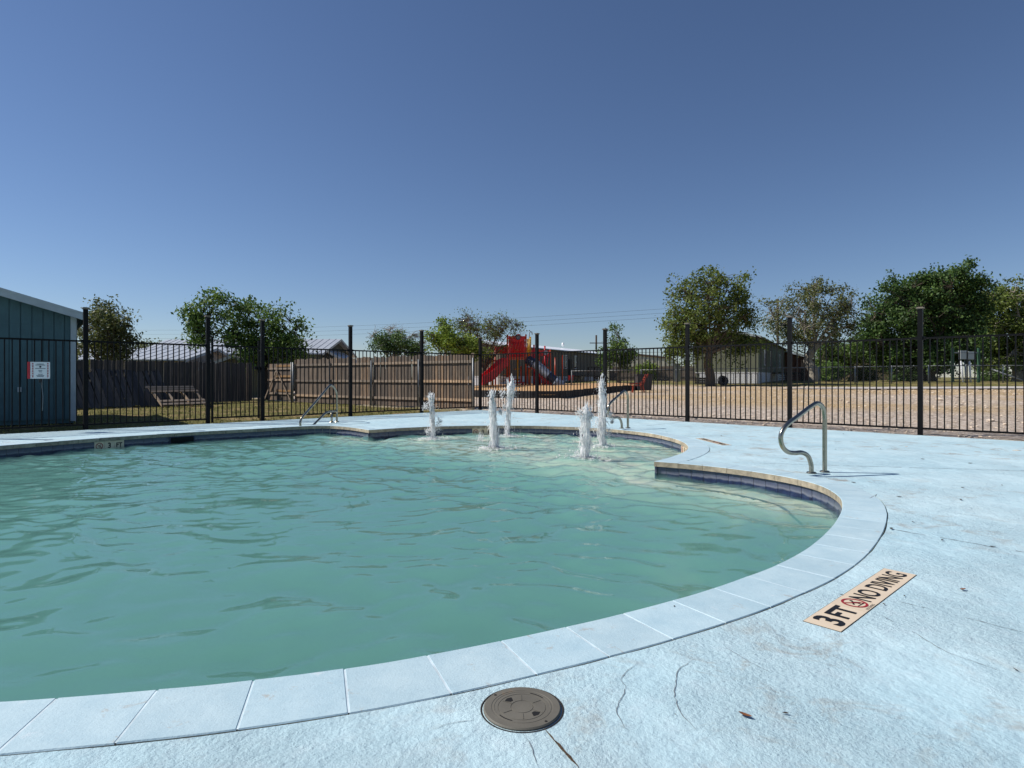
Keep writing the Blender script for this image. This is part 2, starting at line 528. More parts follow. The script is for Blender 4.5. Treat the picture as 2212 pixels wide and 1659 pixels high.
# pale grout in the joints between the stones
b = MB()
for pts in (sec_shelf, sec_main):
    f, L = sampler(pts); aa = np.linspace(0.01, L - 0.01, int(L / 0.1)); k = len(aa)
    S_ = [f(a) for a in aa]
    b.add([tuple(p + nn * 0.006) + (0.0012,) for p, nn in S_] + [tuple(p + nn * min(COPE - 0.004, max(0.008, 0.93 * min(a, L - a) - 0.004))) + (0.0012,) for (p, nn), a in zip(S_, aa)], [(i, i + 1, k + i + 1, k + i) for i in range(k - 1)])
b.build("coping_grout", simple("white joint grout", srgb(192, 207, 213), 0.9, 0, 0.25, 12), coping)
# ---- hole of the deck: offset line with mitred inner corners
hole = []
for pts in (sec_shelf, sec_main):
    f, L = sampler(pts)
    g = np.array([random.uniform(0.004, 0.011) for _ in range(int(L / 0.12) + 2)])
    a = 0.40
    while a < L - 0.40:
        p, nn = f(a)
        gap = np.interp(a / 0.12, np.arange(len(g)), g)
        hole.append(p + nn * (COPE + gap)); a += 0.06
    V = pts[-1]; t_in = pts[-1] - pts[-14]; t_in /= np.linalg.norm(t_in)
    nxt = sec_main if pts is sec_shelf else sec_shelf
    t_out = nxt[13] - nxt[0]; t_out /= np.linalg.norm(t_out)
    bis = (t_out - t_in); bis /= np.linalg.norm(bis)
    half = math.acos(max(-1, min(1, float(np.dot(t_out, -t_in))))) / 2
    hole.append(V + bis * ((COPE + 0.006) / math.sin(half)))
hole = np.array(hole)

# ---- deck slab
far_r = FC + dR * 20; far_l = FC + dL * 22
a_ = FC - 0.10 * nR - 0.06 * nL
deck_out = np.array([a_, FC + dL * 8 - 0.07 * nL, far_l - 0.1 * nL, (-18, -5), (16, -5), far_r - 0.55 * nR, FC + dR * 12.0 - 0.33 * nR, FC + dR * 6 - 0.2 * nR])
def densify(poly, step):
    out = []
    for i in range(len(poly)):
        p, q = np.array(poly[i]), np.array(poly[(i + 1) % len(poly)])
        k = max(1, int(np.linalg.norm(q - p) / step))
        out += [p + (q - p) * j / k for j in range(k)]
    return np.array(out)
deck_edge = densify(deck_out, 0.35)
deck_edge += rng.normal(0, 0.012, deck_edge.shape)
vv = [Vector(p) for p in deck_edge] + [Vector(p) for p in hole]
ne, nh = len(deck_edge), len(hole)
ee = [(i, (i + 1) % ne) for i in range(ne)] + [(ne + i, ne + (i + 1) % nh) for i in range(nh)]
ov, oe, of, *_ = delaunay_2d_cdt(vv, ee, [], 0, 1e-5)
cen = np.array([[(ov[t[0]].x + ov[t[1]].x + ov[t[2]].x) / 3, (ov[t[0]].y + ov[t[1]].y + ov[t[2]].y) / 3] for t in of])
keep = in_poly(cen[:, 0], cen[:, 1], deck_edge) & ~in_poly(cen[:, 0], cen[:, 1], hole)
b = MB()
b.add([(p.x, p.y, 0) for p in ov], [tuple(t) for t, k in zip(of, keep) if k])
for ring in (deck_edge, hole):
    n = len(ring); q0 = len(b.v)
    b.v += [(p[0], p[1], 0.0) for p in ring] + [(p[0], p[1], -0.12) for p in ring]
    for i in range(n):
        j = (i + 1) % n
        b.f.append((q0 + i, q0 + j, q0 + n + j, q0 + n + i)); b.m.append(0); b.sm.append(False)
deck = tag(b.build("pool_deck_pavement", M_deck), kind="structure")

# dark filler under the joint
b = MB()
n = len(LIP); nn_, _ = seg_norm(np.vstack([LIP, LIP[:1]]))
b2 = np.array(hole); c_ = b2 + (b2 - np.roll(b2, 1, 0)) * 0
# ribbon following the deck hole, 3 cm either side, 1.4 cm down
hn = np.roll(b2, -1, 0) - np.roll(b2, 1, 0); hn = np.c_[hn[:, 1], -hn[:, 0]]; hn /= np.linalg.norm(hn, axis=1)[:, None]
q0 = 0
m = len(b2)
b.add([(p[0] + k[0] * s, p[1] + k[1] * s, -0.012) for s in (-0.03, 0.03) for p, k in zip(b2, hn)], [(i, m + i, m + (i + 1) % m, (i + 1) % m) for i in range(m)])
b.build("joint_filler", M_joint, deck)

# cracks in the slab (thin ribbons of soil and shade)
def crack(name, pts, w, mat, jag=0.004, z=0.0022, dash=0.0):
    pp = catmull(pts, 0.02); k = len(pp)
    nn, _ = seg_norm(pp)
    off = np.cumsum(rng.normal(0, jag * 0.5, k)); off -= np.linspace(off[0], off[-1], k); off += rng.normal(0, jag * 0.35, k)
    dr = np.convolve(rng.random(k + 8), np.ones(9) / 9, 'valid')[:k]; dr = (dr - dr.min()) / (np.ptp(dr) + 1e-6)
    b = MB(); vs_ = []
    for i in range(k):
        ww = w * (0.35 + 0.9 * rng.random()) * (min(1, i / 3 + 0.1)) * min(1, (k - 1 - i) / 3 + 0.1)
        c = pp[i] + nn[i] * off[i]
        vs_ += [(c[0] - nn[i][0] * ww / 2, c[1] - nn[i][1] * ww / 2, z), (c[0] + nn[i][0] * ww / 2, c[1] + nn[i][1] * ww / 2, z)]
    b.add(vs_, [(2 * i, 2 * i + 1, 2 * i + 3, 2 * i + 2) for i in range(k - 1) if dr[i] >= dash])
    b.build(name, mat, deck)
def dz(x, y, ox, oy, s): return P((ox + x / s) / 1.8228, (oy + y / s) / 1.8228)
crack("deck_crack", [dz(x, y, 1700, 2600, 2.765) for x, y in [(1215, 735), (1300, 830), (1420, 970), (1530, 1090), (1620, 1210)]], 0.009, M_soil, 0.004)
crack("deck_crack", [dz(x, y, 1700, 2600, 2.765) for x, y in [(2230, 40), (2085, 220), (2140, 310), (2015, 530), (2040, 610), (2150, 780)]], 0.0026, M_hair)
crack("deck_crack", [dz(x, y, 2400, 2300, 1.3554) for x, y in [(455, 400), (372, 480), (372, 640), (430, 740), (470, 790)]], 0.0028, M_hair)
crack("deck_crack", [dz(x, y, 1700, 2600, 2.765) for x, y in [(0, 760), (230, 690), (480, 655)]], 0.003, M_hair)
crack("deck_crack", [dz(x, y, 1700, 2600, 2.765) for x, y in [(970, 790), (1050, 880), (1100, 1030), (1170, 1180)]], 0.003, M_hair)
crack("deck_crack", [P(1646, 1001), P(1900, 1008), P(2230, 1017)], 0.012, M_hair, 0.003, dash=.12)
crack("deck_crack", [P(1925, 1143), P(2091, 1172), P(2230, 1196)], 0.009, M_hair, 0.004, dash=.2)
crack("deck_crack", [P(1938, 1299), P(2051, 1326), P(2230, 1372)], 0.005, M_hair, 0.003, dash=.25)
crack("deck_crack", [P(1900, 1328), P(1970, 1365), P(2045, 1408), P(2160, 1450)], 0.0032, M_hair, 0.003, dash=.35)
crack("deck_crack", [P(1560, 1395), P(1660, 1450), P(1760, 1478)], 0.0026, M_hair, 0.003, dash=.5)
crack("deck_crack", [P(1395, 920), P(1520, 908), P(1660, 905)], 0.02, M_hair, 0.003)
crack("deck_crack", [P(1830, 1085), P(1870, 1078), P(1895, 1068)], 0.011, M_hair, 0.006)

# ------------------------------------------------------------------ pool basin: wall, waterline tiles, floor
WATER_Z = -0.172
SET = 0.025
def wall_strip(pts, off, z0, z1, name, mat, parent=None):
    nn, _ = seg_norm(pts); q = pts + nn * off
    b = MB(); k = len(q)
    b.add([(p[0], p[1], z) for z in (z0, z1) for p in q], [(i, k + i, k + i + 1, i + 1) for i in range(k - 1)])
    return b.build(name, mat, parent)
b = MB()
for pts in (sec_shelf, sec_main):
    nn, _ = seg_norm(pts); q = pts + nn * (SET + 0.006); k = len(q)
    b.add([(p[0], p[1], z) for z in (-1.2, -0.03) for p in q], [(i, k + i, k + i + 1, i + 1) for i in range(k - 1)])
basin = tag(b.build("pool_wall", M_grout), kind="structure")

me_tile = MB().box((0, 0, 0), (0.1495, 0.012, 0.150)).mesh("waterline_tile", M_tile)
me_cream = MB().box((0, 0, 0), (0.1495, 0.012, 0.150)).mesh("depth_tile", M_cream)
TZ = -0.064 - 0.075
def xproj(p): return 1106 + p[0] / p[1] * F
markers = {}
def tile_run(pts, marks):
    f, L = sampler(pts)
    n = int(round(L / 0.1524)); w = L / n
    centers = [f((i + .5) * w) for i in range(n)]
    plan = {}
    for label, xd, test, chars in marks:
        best = min((i for i in range(n) if test(centers[i][0])), key=lambda i: abs(xproj(centers[i][0]) - xd))
        for k, ch in enumerate(chars): plan[best - k] = ch
    for i, (p, nn) in enumerate(centers):
        if p[1] < 3.2 and p[0] < 1.2: continue           # under the near lip, out of sight
        q = p + nn * (SET + 0.004)
        # local +x to the right seen from inside the pool, local -y towards the pool
        M = frame((q[0], q[1], TZ), (nn[1], -nn[0]))
        ch = plan.get(i)
        if ch is None:
            inst("waterline_tile", me_tile, basin, M)
        else:
            o = inst("depth_tile", me_cream, basin, M)
            T = M @ Matrix.Translation((0, -0.0068, 0)) @ Matrix.Rotation(R(90), 4, 'X')
            if ch == 'sym': no_diving(T, 0.056, o, M_black if False else M_redprint)
            else: lettering("depth_figure", ch, 0.13 if len(ch) == 1 else 0.105, T, M_black, o, 0.004, 0.85)
tile_run(sec_shelf, [("nine", 1024, lambda p: p[1] > 12.5, ['sym', '9', 'IN']), ("nine", 1470, lambda p: p[0] > 2.4 and p[1] < 11, ['sym', '9', 'IN'])])
tile_run(sec_main, [("three", 222, lambda p: p[0] < -5, ['sym', '3', 'FT'])])

# skimmer mouth in the far wall
f_, L_ = sampler(sec_main)
a_best = min(np.linspace(0, L_, 1200), key=lambda a: abs(xproj(f_(a)[0]) - 394) + (1e3 if f_(a)[0][0] > -5 or f_(a)[0][1] < 9 else 0))
p, nn = f_(a_best); q = p + nn * 0.012
sk = thing("skimmer_mouth", (q[0], q[1], -0.2), "dark skimmer opening in the blue tile band along the far wall", "skimmer")
Ms = frame((q[0], q[1], 0), (nn[1], -nn[0]))
b = MB(); b.box((0, 0.0, -0.13), (0.40, 0.02, 0.15)); inst("skimmer_throat_shade", b.mesh("skimmer_throat_shade", M_dark), sk, Ms)  # near-black box set in the wall, painting the shade of the throat
b = MB(); b.box((0, -0.006, -0.068), (0.44, 0.024, 0.016)); b.box((-.21, -0.006, -0.14), (0.02, 0.024, 0.128)); b.box((.21, -0.006, -0.14), (0.02, 0.024, 0.128))
inst("skimmer_frame", b.mesh("skimmer_frame", M_tile), sk, Ms)

# floor as a height field
C1a, C2a = np.array(C1), np.array(C2)
ed = (C2a - C1a) / np.linalg.norm(C2a - C1a); en = np.array([-ed[1], ed[0]]); en = en if en[1] > 0 else -en
def smooth(a, b_, x): t = np.clip((x - a) / (b_ - a), 0, 1); return t * t * (3 - 2 * t)
def floor_z(x, y):
    d = (x - C1a[0]) * en[0] + (y - C1a[1]) * en[1]          # >0 inside the shelf
    along = (x - C1a[0]) * ed[0] + (y - C1a[1]) * ed[1]
    z = -0.207 - 0.85 * smooth(0.35, -2.6, d)
    for sec in (sec_main[:95:4], sec_main[-118::4]):
        dd = np.full(x.shape, 9.0)
        for p in sec: dd = np.minimum(dd, np.hypot(x - p[0], y - p[1]))
        zz = -0.213 - 0.075 * smooth(0.40, 0.46, dd) - 0.10 * smooth(0.83, 0.9, dd) - 0.66 * smooth(0.9, 2.5, dd)
        de = np.hypot(x - sec[0][0], y - sec[0][1]) if sec[0][1] < 8 else np.hypot(x - sec[-1][0], y - sec[-1][1])
        zz = zz - 0.8 * (1 - smooth(0.1, 1.3, de))
        z = np.where(d < 0.02, np.maximum(z, zz), z)
    return z
gx = np.arange(-8.4, 3.3, 0.06); gy = np.arange(1.7, 13.5, 0.06)
X, Y = np.meshgrid(gx, gy); Z = floor_z(X, Y) + rng.normal(0, 0.002, X.shape)
ins = in_poly(X, Y, np.vstack([LIP + seg_norm(np.vstack([LIP, LIP[:1]]))[0][:-1] * 0.08]))
idx = np.arange(X.size).reshape(X.shape)
cell = ins[:-1, :-1] | ins[1:, :-1] | ins[:-1, 1:] | ins[1:, 1:]
q = np.stack([idx[:-1, :-1], idx[:-1, 1:], idx[1:, 1:], idx[1:, :-1]], -1)[cell]
inst("pool_floor", np_mesh("pool_floor", np.c_[X.ravel(), Y.ravel(), Z.ravel()], q, M_plaster, True))
tag(bpy.data.objects["pool_floor"], kind="structure")
# blue trim tiles along the edge of the first step
b = MB()
pp = sec_main[-84:-14:3]; nn, _ = seg_norm(pp); q = pp - nn * 0.36; k = len(q)
b.add([(p_[0] - n_[0] * s, p_[1] - n_[1] * s, -0.204) for s in (0, 0.03) for p_, n_ in zip(q, nn)], [(i, k + i, k + i + 1, i + 1) for i in range(k - 1)])
b.build("step_trim", simple("dark step trim", srgb(96, 98, 104), 0.5), bpy.data.objects["pool_floor"])

# ------------------------------------------------------------------ water
def water_material():
    m = bpy.data.materials.new("pool water"); m.use_nodes = True
    nt = m.node_tree; nt.nodes.clear()
    out = nt.nodes.new("ShaderNodeOutputMaterial")
    tc = nt.nodes.new("ShaderNodeTexCoord")
    h = noise(nt, tc.outputs["Object"], 16, 4, 0.55, 0.5)
    nb = bump(nt, h, 0.07, 0.008)
    geo = nt.nodes.new("ShaderNodeNewGeometry")
    dp = nt.nodes.new("ShaderNodeVectorMath"); dp.operation = 'DOT_PRODUCT'
    nt.links.new(nb, dp.inputs[0]); nt.links.new(geo.outputs["Incoming"], dp.inputs[1])
    c = math_(nt, 'ABSOLUTE', dp.outputs["Value"])
    f5 = math_(nt, 'POWER', math_(nt, 'SUBTRACT', 1.0, c), 5.0)
    fr = math_(nt, 'MULTIPLY_ADD', f5, 0.98, 0.02)
    tr = nt.nodes.new("ShaderNodeBsdfTransparent"); tr.inputs[0].default_value = (0.97, 1.0, 0.99, 1)
    gl = nt.nodes.new("ShaderNodeBsdfGlossy"); gl.inputs["Roughness"].default_value = 0.03
    nt.links.new(nb, gl.inputs["Normal"])
    mx = nt.nodes.new("ShaderNodeMixShader")
    nt.links.new(fr, mx.inputs[0]); nt.links.new(tr.outputs[0], mx.inputs[1]); nt.links.new(gl.outputs[0], mx.inputs[2])
    nt.links.new(mx.outputs[0], out.inputs["Surface"])
    vol = nt.nodes.new("ShaderNodeVolumePrincipled")
    vol.inputs["Color"].default_value = (0.38, 0.71, 0.65, 1)
    vol.inputs["Density"].default_value = 2.4
    vol.inputs["Anisotropy"].default_value = 0.0
    nt.links.new(vol.outputs[0], out.inputs["Volume"])
    return m
M_water = water_material()
JETS = [(935, 948, 850), (1068, 968, 840), (1096, 942, 815), (1264, 990, 874), (1302, 965, 812)]
jet_pos = [P(x, y, WATER_Z) for x, y, _ in JETS]
step = 0.032
gx = np.arange(-8.5, 3.3, step); gy = np.arange(1.7, 13.5, step)
X, Y = np.meshgrid(gx, gy)
hgt = np.zeros_like(X)
wx = X + 0.10 * np.sin(1.9 * Y + 0.7 * X) + 0.07 * np.sin(3.1 * X - 1.3 * Y)
wy = Y + 0.10 * np.sin(1.7 * X - 0.6 * Y + 1) + 0.07 * np.sin(2.7 * Y + 0.9 * X + 2)
wr = np.random.default_rng(21)
for i in range(64):
    lam = 0.145 * (7.0 ** wr.random())
    th = R(-115) + wr.normal(0, 0.75)
    k = 2 * math.pi / lam
    amp = 0.0125 * lam ** 0.8 * (0.6 + 0.8 * wr.random()) / 2.2
    hgt += amp * np.sin(k * (wx * math.cos(th) + wy * math.sin(th)) + wr.random() * 6.28)
dj = np.full(X.shape, 99.0)
for jx, jy in jet_pos:
    d = np.hypot(X - jx, Y - jy); dj = np.minimum(dj, d)
    hgt += 0.012 * np.exp(-d / 0.8) * np.sin(2 * math.pi * d / 0.21 + wr.random() * 6)
    hgt += 0.020 * np.exp(-(d / 0.12) ** 2)
env = 0.42 + 0.75 * np.exp(-np.maximum(dj - 0.8, 0) / 3.2)
patch = 0.75 + 0.35 * np.sin(0.9 * X + 0.4 * Y + 1) * np.sin(0.7 * Y - 0.5 * X)
hgt *= env * patch * 1.0
ins = in_poly(X, Y, LIP + seg_norm(np.vstack([LIP, LIP[:1]]))[0][:-1] * 0.06)
idx = np.arange(X.size).reshape(X.shape)
cell = ins[:-1, :-1] | ins[1:, :-1] | ins[:-1, 1:] | ins[1:, 1:]
q = np.stack([idx[:-1, :-1], idx[:-1, 1:], idx[1:, 1:], idx[1:, :-1]], -1)[cell]
used = np.unique(q); remap = -np.ones(X.size, int); remap[used] = np.arange(len(used)); q = remap[q]
V = np.c_[X.ravel()[used], Y.ravel()[used], WATER_Z + hgt.ravel()[used]]
nv = len(V)
Vb = V.copy(); Vb[:, 2] = -1.35
# boundary edges -> side walls
e = np.vstack([q[:, [0, 1]], q[:, [1, 2]], q[:, [2, 3]], q[:, [3, 0]]])
key = e.min(1).astype(np.int64) * nv + e.max(1)
u, cnt = np.unique(key, return_counts=True)
bm_ = np.isin(key, u[cnt == 1]); be = e[bm_]
side = np.c_[be[:, 1], be[:, 0], be[:, 0] + nv, be[:, 1] + nv]
allq = np.vstack([q, q[:, ::-1] + nv, side])
me = np_mesh("water", np.vstack([V, Vb]), allq, M_water, True)
water = tag(inst("pool_water", me), kind="structure")
# ------------------------------------------------------------------ ground
def ground_material():
    m, nt, p = M_("dry ground")
    v = objcoord(nt)
    sx = nt.nodes.new("ShaderNodeSeparateXYZ"); nt.links.new(v, sx.inputs[0])
    wob = math_(nt, 'MULTIPLY_ADD', noise(nt, v, 0.5, 4), 3.0, -1.5)
    # distance beyond the two fence runs
    sR = math_(nt, 'ADD', math_(nt, 'MULTIPLY', sx.outputs[0], float(nR[0])), math_(nt, 'MULTIPLY_ADD', sx.outputs[1], float(nR[1]), float(-FR.dot(nR))))
    sRw = math_(nt, 'ADD', sR, wob)
    dirt_n = noise(nt, v, 8, 10, 0.82)
    dirt = ramp(nt, dirt_n, [(0.38, srgb(128, 108, 92)), (0.5, srgb(206, 188, 170)), (0.6, srgb(240, 228, 214))])
    straw_n = noise(nt, v, 9, 10, 0.85, 0.5)
    straw = ramp(nt, straw_n, [(0.38, srgb(124, 98, 66)), (0.5, srgb(200, 172, 134)), (0.6, srgb(238, 218, 184))])
    sb = math_(nt, 'MULTIPLY', ramp(nt, math_(nt, 'MULTIPLY', sRw, 0.02), [(0.10, (0, 0, 0, 1)), (0.16, (1, 1, 1, 1))]), ramp(nt, noise(nt, v, 0.16, 3), [(0.38, (0.15, 0.15, 0.15, 1)), (0.55, (1, 1, 1, 1))]))
    c = mixc(nt, sb, dirt, straw)
    gn = noise(nt, v, 9, 8, 0.75)
    lawn = ramp(nt, gn, [(0.30, srgb(70, 74, 40)), (0.5, srgb(112, 110, 62)), (0.72, srgb(172, 152, 104))])
    patchy = noise(nt, v, 0.9, 4, 0.6)
    lawn = mixc(nt, ramp(nt, patchy, [(0.5, (0, 0, 0, 1)), (0.66, (0.75, 0.75, 0.75, 1))]), lawn, srgb(176, 150, 112))
    # lawn where sR is small (behind the left run) and far off under the trees
    lf = ramp(nt, math_(nt, 'MULTIPLY_ADD', sRw, 0.1, 0.5), [(0.42, (1, 1, 1, 1)), (0.52, (0, 0, 0, 1))])
    ff = ramp(nt, math_(nt, 'MULTIPLY', sRw, 0.02), [(0.47, (0, 0, 0, 1)), (0.53, (1, 1, 1, 1))])
    c = mixc(nt, math_(nt, 'MAXIMUM', lf, ff), c, lawn)
    weed = noise(nt, v, 1.3, 5, 0.7)
    c = mixc(nt, ramp(nt, weed, [(0.63, (0, 0, 0, 1)), (0.72, (0.6, 0.6, 0.6, 1))]), c, srgb(86, 92, 48))
    nt.links.new(c, p.inputs["Base Color"])
    p.inputs["Roughness"].default_value = 0.95
    p.inputs["Specular IOR Level"].default_value = 0.1
    h = math_(nt, 'ADD', noise(nt, v, 6, 8, 0.75), math_(nt, 'MULTIPLY', noise(nt, v, 1.5, 5), 1.5))
    nt.links.new(bump(nt, h, 1.0, 0.12), p.inputs["Normal"])
    return m
M_ground = ground_material()
def axis(lo, hi, st, far):
    a = list(np.arange(lo, hi, st)); g = st; l, h_ = lo, a[-1]
    left, right = [], []
    while h_ < far: g *= 1.35; h_ += g; right.append(h_)
    g = st
    while l > -far: g *= 1.35; l -= g; left.append(l)
    return np.array(left[::-1] + a + right)
gx = axis(-34, 48, 0.45, 3000); gy = axis(-9, 82, 0.45, 3000)
X, Y = np.meshgrid(gx, gy)
near = (np.abs(X) < 80) & (Y < 120)
Z = ground_z(X, Y) + np.where(near, 0.02 * np.sin(0.9 * X + 0.3 * Y) * np.sin(0.8 * Y - 0.4 * X) + rng.normal(0, 0.012, X.shape), 0)
Z = np.minimum(Z, 0.9)
deckin = in_poly(X, Y, deck_edge)
Z = np.where(deckin, -0.07, Z)
idx = np.arange(X.size).reshape(X.shape)
pool_big = LIP + seg_norm(np.vstack([LIP, LIP[:1]]))[0][:-1] * 0.15
hc = in_poly(X, Y, pool_big)
cell = ~(hc[:-1, :-1] | hc[1:, :-1] | hc[:-1, 1:] | hc[1:, 1:])
q = np.stack([idx[:-1, :-1], idx[:-1, 1:], idx[1:, 1:], idx[1:, :-1]], -1)[cell]
tag(inst("ground", np_mesh("ground", np.c_[X.ravel(), Y.ravel(), Z.ravel()], q, M_ground, True)), kind="structure")

# pale gravel road beyond the dirt lot
M_gravel = simple("pale gravel", srgb(188, 180, 172), 0.95, 0, 0.25, 5, 0.6, 20, 0.02, False)
b = MB(); pts = []
a0, a1 = np.array(G(1700, 840)[:2]), np.array(G(2260, 838)[:2])
for t in np.linspace(-0.2, 2.2, 40):
    c = a0 + (a1 - a0) * t
    w_ = 1.3 * smooth(-0.25, 0.5, t) + 0.05
    d_ = (a1 - a0) / np.linalg.norm(a1 - a0); n_ = np.array([-d_[1], d_[0]])
    for s in (-1, 1):
        p_ = c + n_ * s * w_; pts.append((p_[0], p_[1], gz(*p_) + 0.04))
b.add(pts, [(2 * i, 2 * i + 2, 2 * i + 3, 2 * i + 1) for i in range(39)])
tag(b.build("gravel_road", M_gravel), kind="structure")

# ------------------------------------------------------------------ loose stones
def rock_verts(r, seed, n=1):
    g = np.random.default_rng(seed)
    t = (1 + 5 ** .5) / 2
    v = np.array([(-1, t, 0), (1, t, 0), (-1, -t, 0), (1, -t, 0), (0, -1, t), (0, 1, t), (0, -1, -t), (0, 1, -t), (t, 0, -1), (t, 0, 1), (-t, 0, -1), (-t, 0, 1)]) / math.hypot(1, t)
    f = [(0, 11, 5), (0, 5, 1), (0, 1, 7), (0, 7, 10), (0, 10, 11), (1, 5, 9), (5, 11, 4), (11, 10, 2), (10, 7, 6), (7, 1, 8), (3, 9, 4), (3, 4, 2), (3, 2, 6), (3, 6, 8), (3, 8, 9), (4, 9, 5), (2, 4, 11), (6, 2, 10), (8, 6, 7), (9, 8, 1)]
    v = v * (1 + g.normal(0, 0.16, (12, 1))) * np.array([1, 0.75, 0.5]) * r
    a = g.random() * 6.28
    return v @ np.array([[math.cos(a), math.sin(a), 0], [-math.sin(a), math.cos(a), 0], [0, 0, 1]]), np.array(f)
M_rock = simple("limestone rubble", srgb(206, 190, 170), 0.9, 0, 0.25, 9, 0.5, 30, 0.01, False)
VV, FF = [], []; nb = 0
proto = [rock_verts(1, s) for s in range(12)]
for i in range(8000):
    t = rng.uniform(0.2, 24); s = rng.uniform(0.05, 1) ** 2.0 * 26 - 0.25
    c = FC + dR * t + nR * s
    if c[0] / c[1] > 1.05: continue
    r_ = float(np.clip(rng.lognormal(-4.2, 0.5), 0.006, 0.06)) * (1 + s * 0.03)
    v, f = proto[i % 12]
    z = gz(*c) + r_ * 0.2
    VV.append(v * r_ + np.array([c[0], c[1], z])); FF.append(f + nb); nb += 12
tag(inst("dirt_rubble", np_mesh("dirt_rubble", np.vstack(VV), np.vstack(FF), M_rock)), "loose pale stones strewn over the dirt lot", "rubble", kind="stuff")
big = [(3564, 1770, .07), (4003, 1786, .08), (3835, 1778, .06), (3890, 1790, .05), (3010, 1675, .06), (3330, 1660, .05), (3900, 1660, .10), (3780, 1595, .10), (3700, 1575, .11)]
rocklab = ["pale rock lying at the deck edge beside the tall fence post", "pale rock at the deck edge near the picture's edge", "pale rock at the deck edge under the bottom rail", "small pale rock at the deck edge under the bottom rail", "pale rock behind the fence below the big round tree", "pale rock in the dirt behind the curved handrail", "pale boulder lying in the dirt lot near the picture's edge", "flat pale boulder in the middle of the dirt lot", "pale boulder in the dirt lot towards the gravel road"]
for i, (sx_, sy_, r_) in enumerate(big):
    x, y, z = G(sx_ / 1.8228, sy_ / 1.8228)
    v, f = rock_verts(r_, 100 + i)
    b = MB(); b.add([tuple(q_) for q_ in v], [tuple(q_) for q_ in f], 0, False)
    tag(b.build("rock", M_rock, None, Matrix.Translation((x, y, z + r_ * .25))), rocklab[i], "rock", "pale rocks along the dirt lot")

# dry grass tufts on the lawn
M_blade = simple("dry grass blade", srgb(138, 134, 74), 0.9, 0, 0.4, 2, 0, rand=False)
k = 15000
t = rng.uniform(-1, 24, k); s = rng.uniform(0.05, 1, k) ** 1.4 * 14
cx = FC[0] + dL[0] * t + nL[0] * s; cy_ = FC[1] + dL[1] * t + nL[1] * s
sR_ = (cx - FR[0]) * nR[0] + (cy_ - FR[1]) * nR[1]
ok = (sR_ < 1.5); cx, cy_ = cx[ok], cy_[ok]; k = len(cx)
hh = rng.uniform(0.03, 0.09, k); a = rng.uniform(0, 6.28, k); le = rng.normal(0, 0.03, (k, 2)); wd = rng.uniform(0.006, 0.014, k)
z0 = ground_z(cx, cy_)
V = np.stack([np.c_[cx - wd * np.cos(a), cy_ - wd * np.sin(a), z0 - .01], np.c_[cx + wd * np.cos(a), cy_ + wd * np.sin(a), z0 - .01], np.c_[cx + le[:, 0], cy_ + le[:, 1], z0 + hh]], 1).reshape(-1, 3)
tag(inst("lawn_grass", np_mesh("lawn_grass", V, np.arange(3 * k).reshape(-1, 3), M_blade)), "patchy dry grass behind the metal fence", "grass", kind="stuff")

# ------------------------------------------------------------------ black metal pool fence
PICK = 0.1125
me_picket = MB().box((0, 0, 0.9), (0.019, 0.019, 1.66)).mesh("picket", M_iron)
def post_mesh(h): return MB().box((0, 0, h / 2 - 0.03), (0.078, 0.078, h + 0.06)).mesh("fence_post", M_iron)
cap = MB(); cap.box((0, 0, 0.006), (0.094, 0.094, 0.012)); cap.box((0, 0, 0.022), (0.122, 0.122, 0.018)); cap.box((0, 0, 0.036), (0.09, 0.09, 0.010))
me_cap = cap.mesh("post_cap", M_capm)
def fence_run(name, label, start, d, stops, ph, skip=None):
    """stops: distances of the posts from start along d"""
    root = thing(name, (start[0], start[1], 0), label, "metal fence")
    mp = post_mesh(ph)
    for k, s in enumerate(stops):
        c = start + d * s
        z = min(0, gz(*c)) - 0.0
        o = inst("fence_post", mp, root, frame((c[0], c[1], z), d))
        inst("post_cap", me_cap, o, frame((c[0], c[1], z + ph), d))
    for k in range(len(stops) - 1):
        if skip is not None and k == skip: continue
        s0, s1 = stops[k] + 0.039, stops[k + 1] - 0.039
        for z in (1.775, 0.10):
            b = MB(); b.box(((s0 + s1) / 2, 0, z), (s1 - s0, 0.034, 0.034))
            inst("fence_rail", b.mesh("fence_rail", M_iron), root, frame((start[0], start[1], 0), d))
        for e_ in (s0, s1):
            b = MB(); b.box((e_ + (0.012 if e_ == s0 else -0.012), 0, 1.775), (0.05, 0.05, 0.055))
            inst("rail_bracket", b.mesh("rail_bracket", M_iron), root, frame((start[0], start[1], 0), d))
        n = int(round((s1 - s0) / PICK)); w = (s1 - s0) / n
        for i in range(1, n):
            s = s0 + i * w
            c = start + d * s
            M = frame((c[0], c[1], 0.035), d)
            if name.startswith("metal") and k == 4 and i == 2 and abs(d[0] - dR[0]) < 1e-6 :
                M = M @ Matrix.Rotation(R(1.6), 4, 'Y')
            inst("picket", me_picket, root, M)
    return root
def dist_on(start, d, xd):
    q = (xd - 1106) / F
    return (q * start[1] - start[0]) / (d[0] - q * d[1])
stR = [0.0] + [dist_on(FC, dR, x) for x in (1160, 1307, 1485, 1706, 1988)]; stR.append(stR[-1] + 2.4)
stL = [0.0] + [dist_on(FC, dL, x) for x in (911, 757, 567, 449, 185)]; stL.append(stL[-1] + 2.4)
fence_run("metal_fence", "black metal picket fence in front of the dirt lot and playground", FC, dR, stR, 2.36)
fl = fence_run("metal_fence", "black metal picket fence in front of the wooden fence and teal shed", FC + dL * 0.0, dL, stL[1:], 2.46, 2)
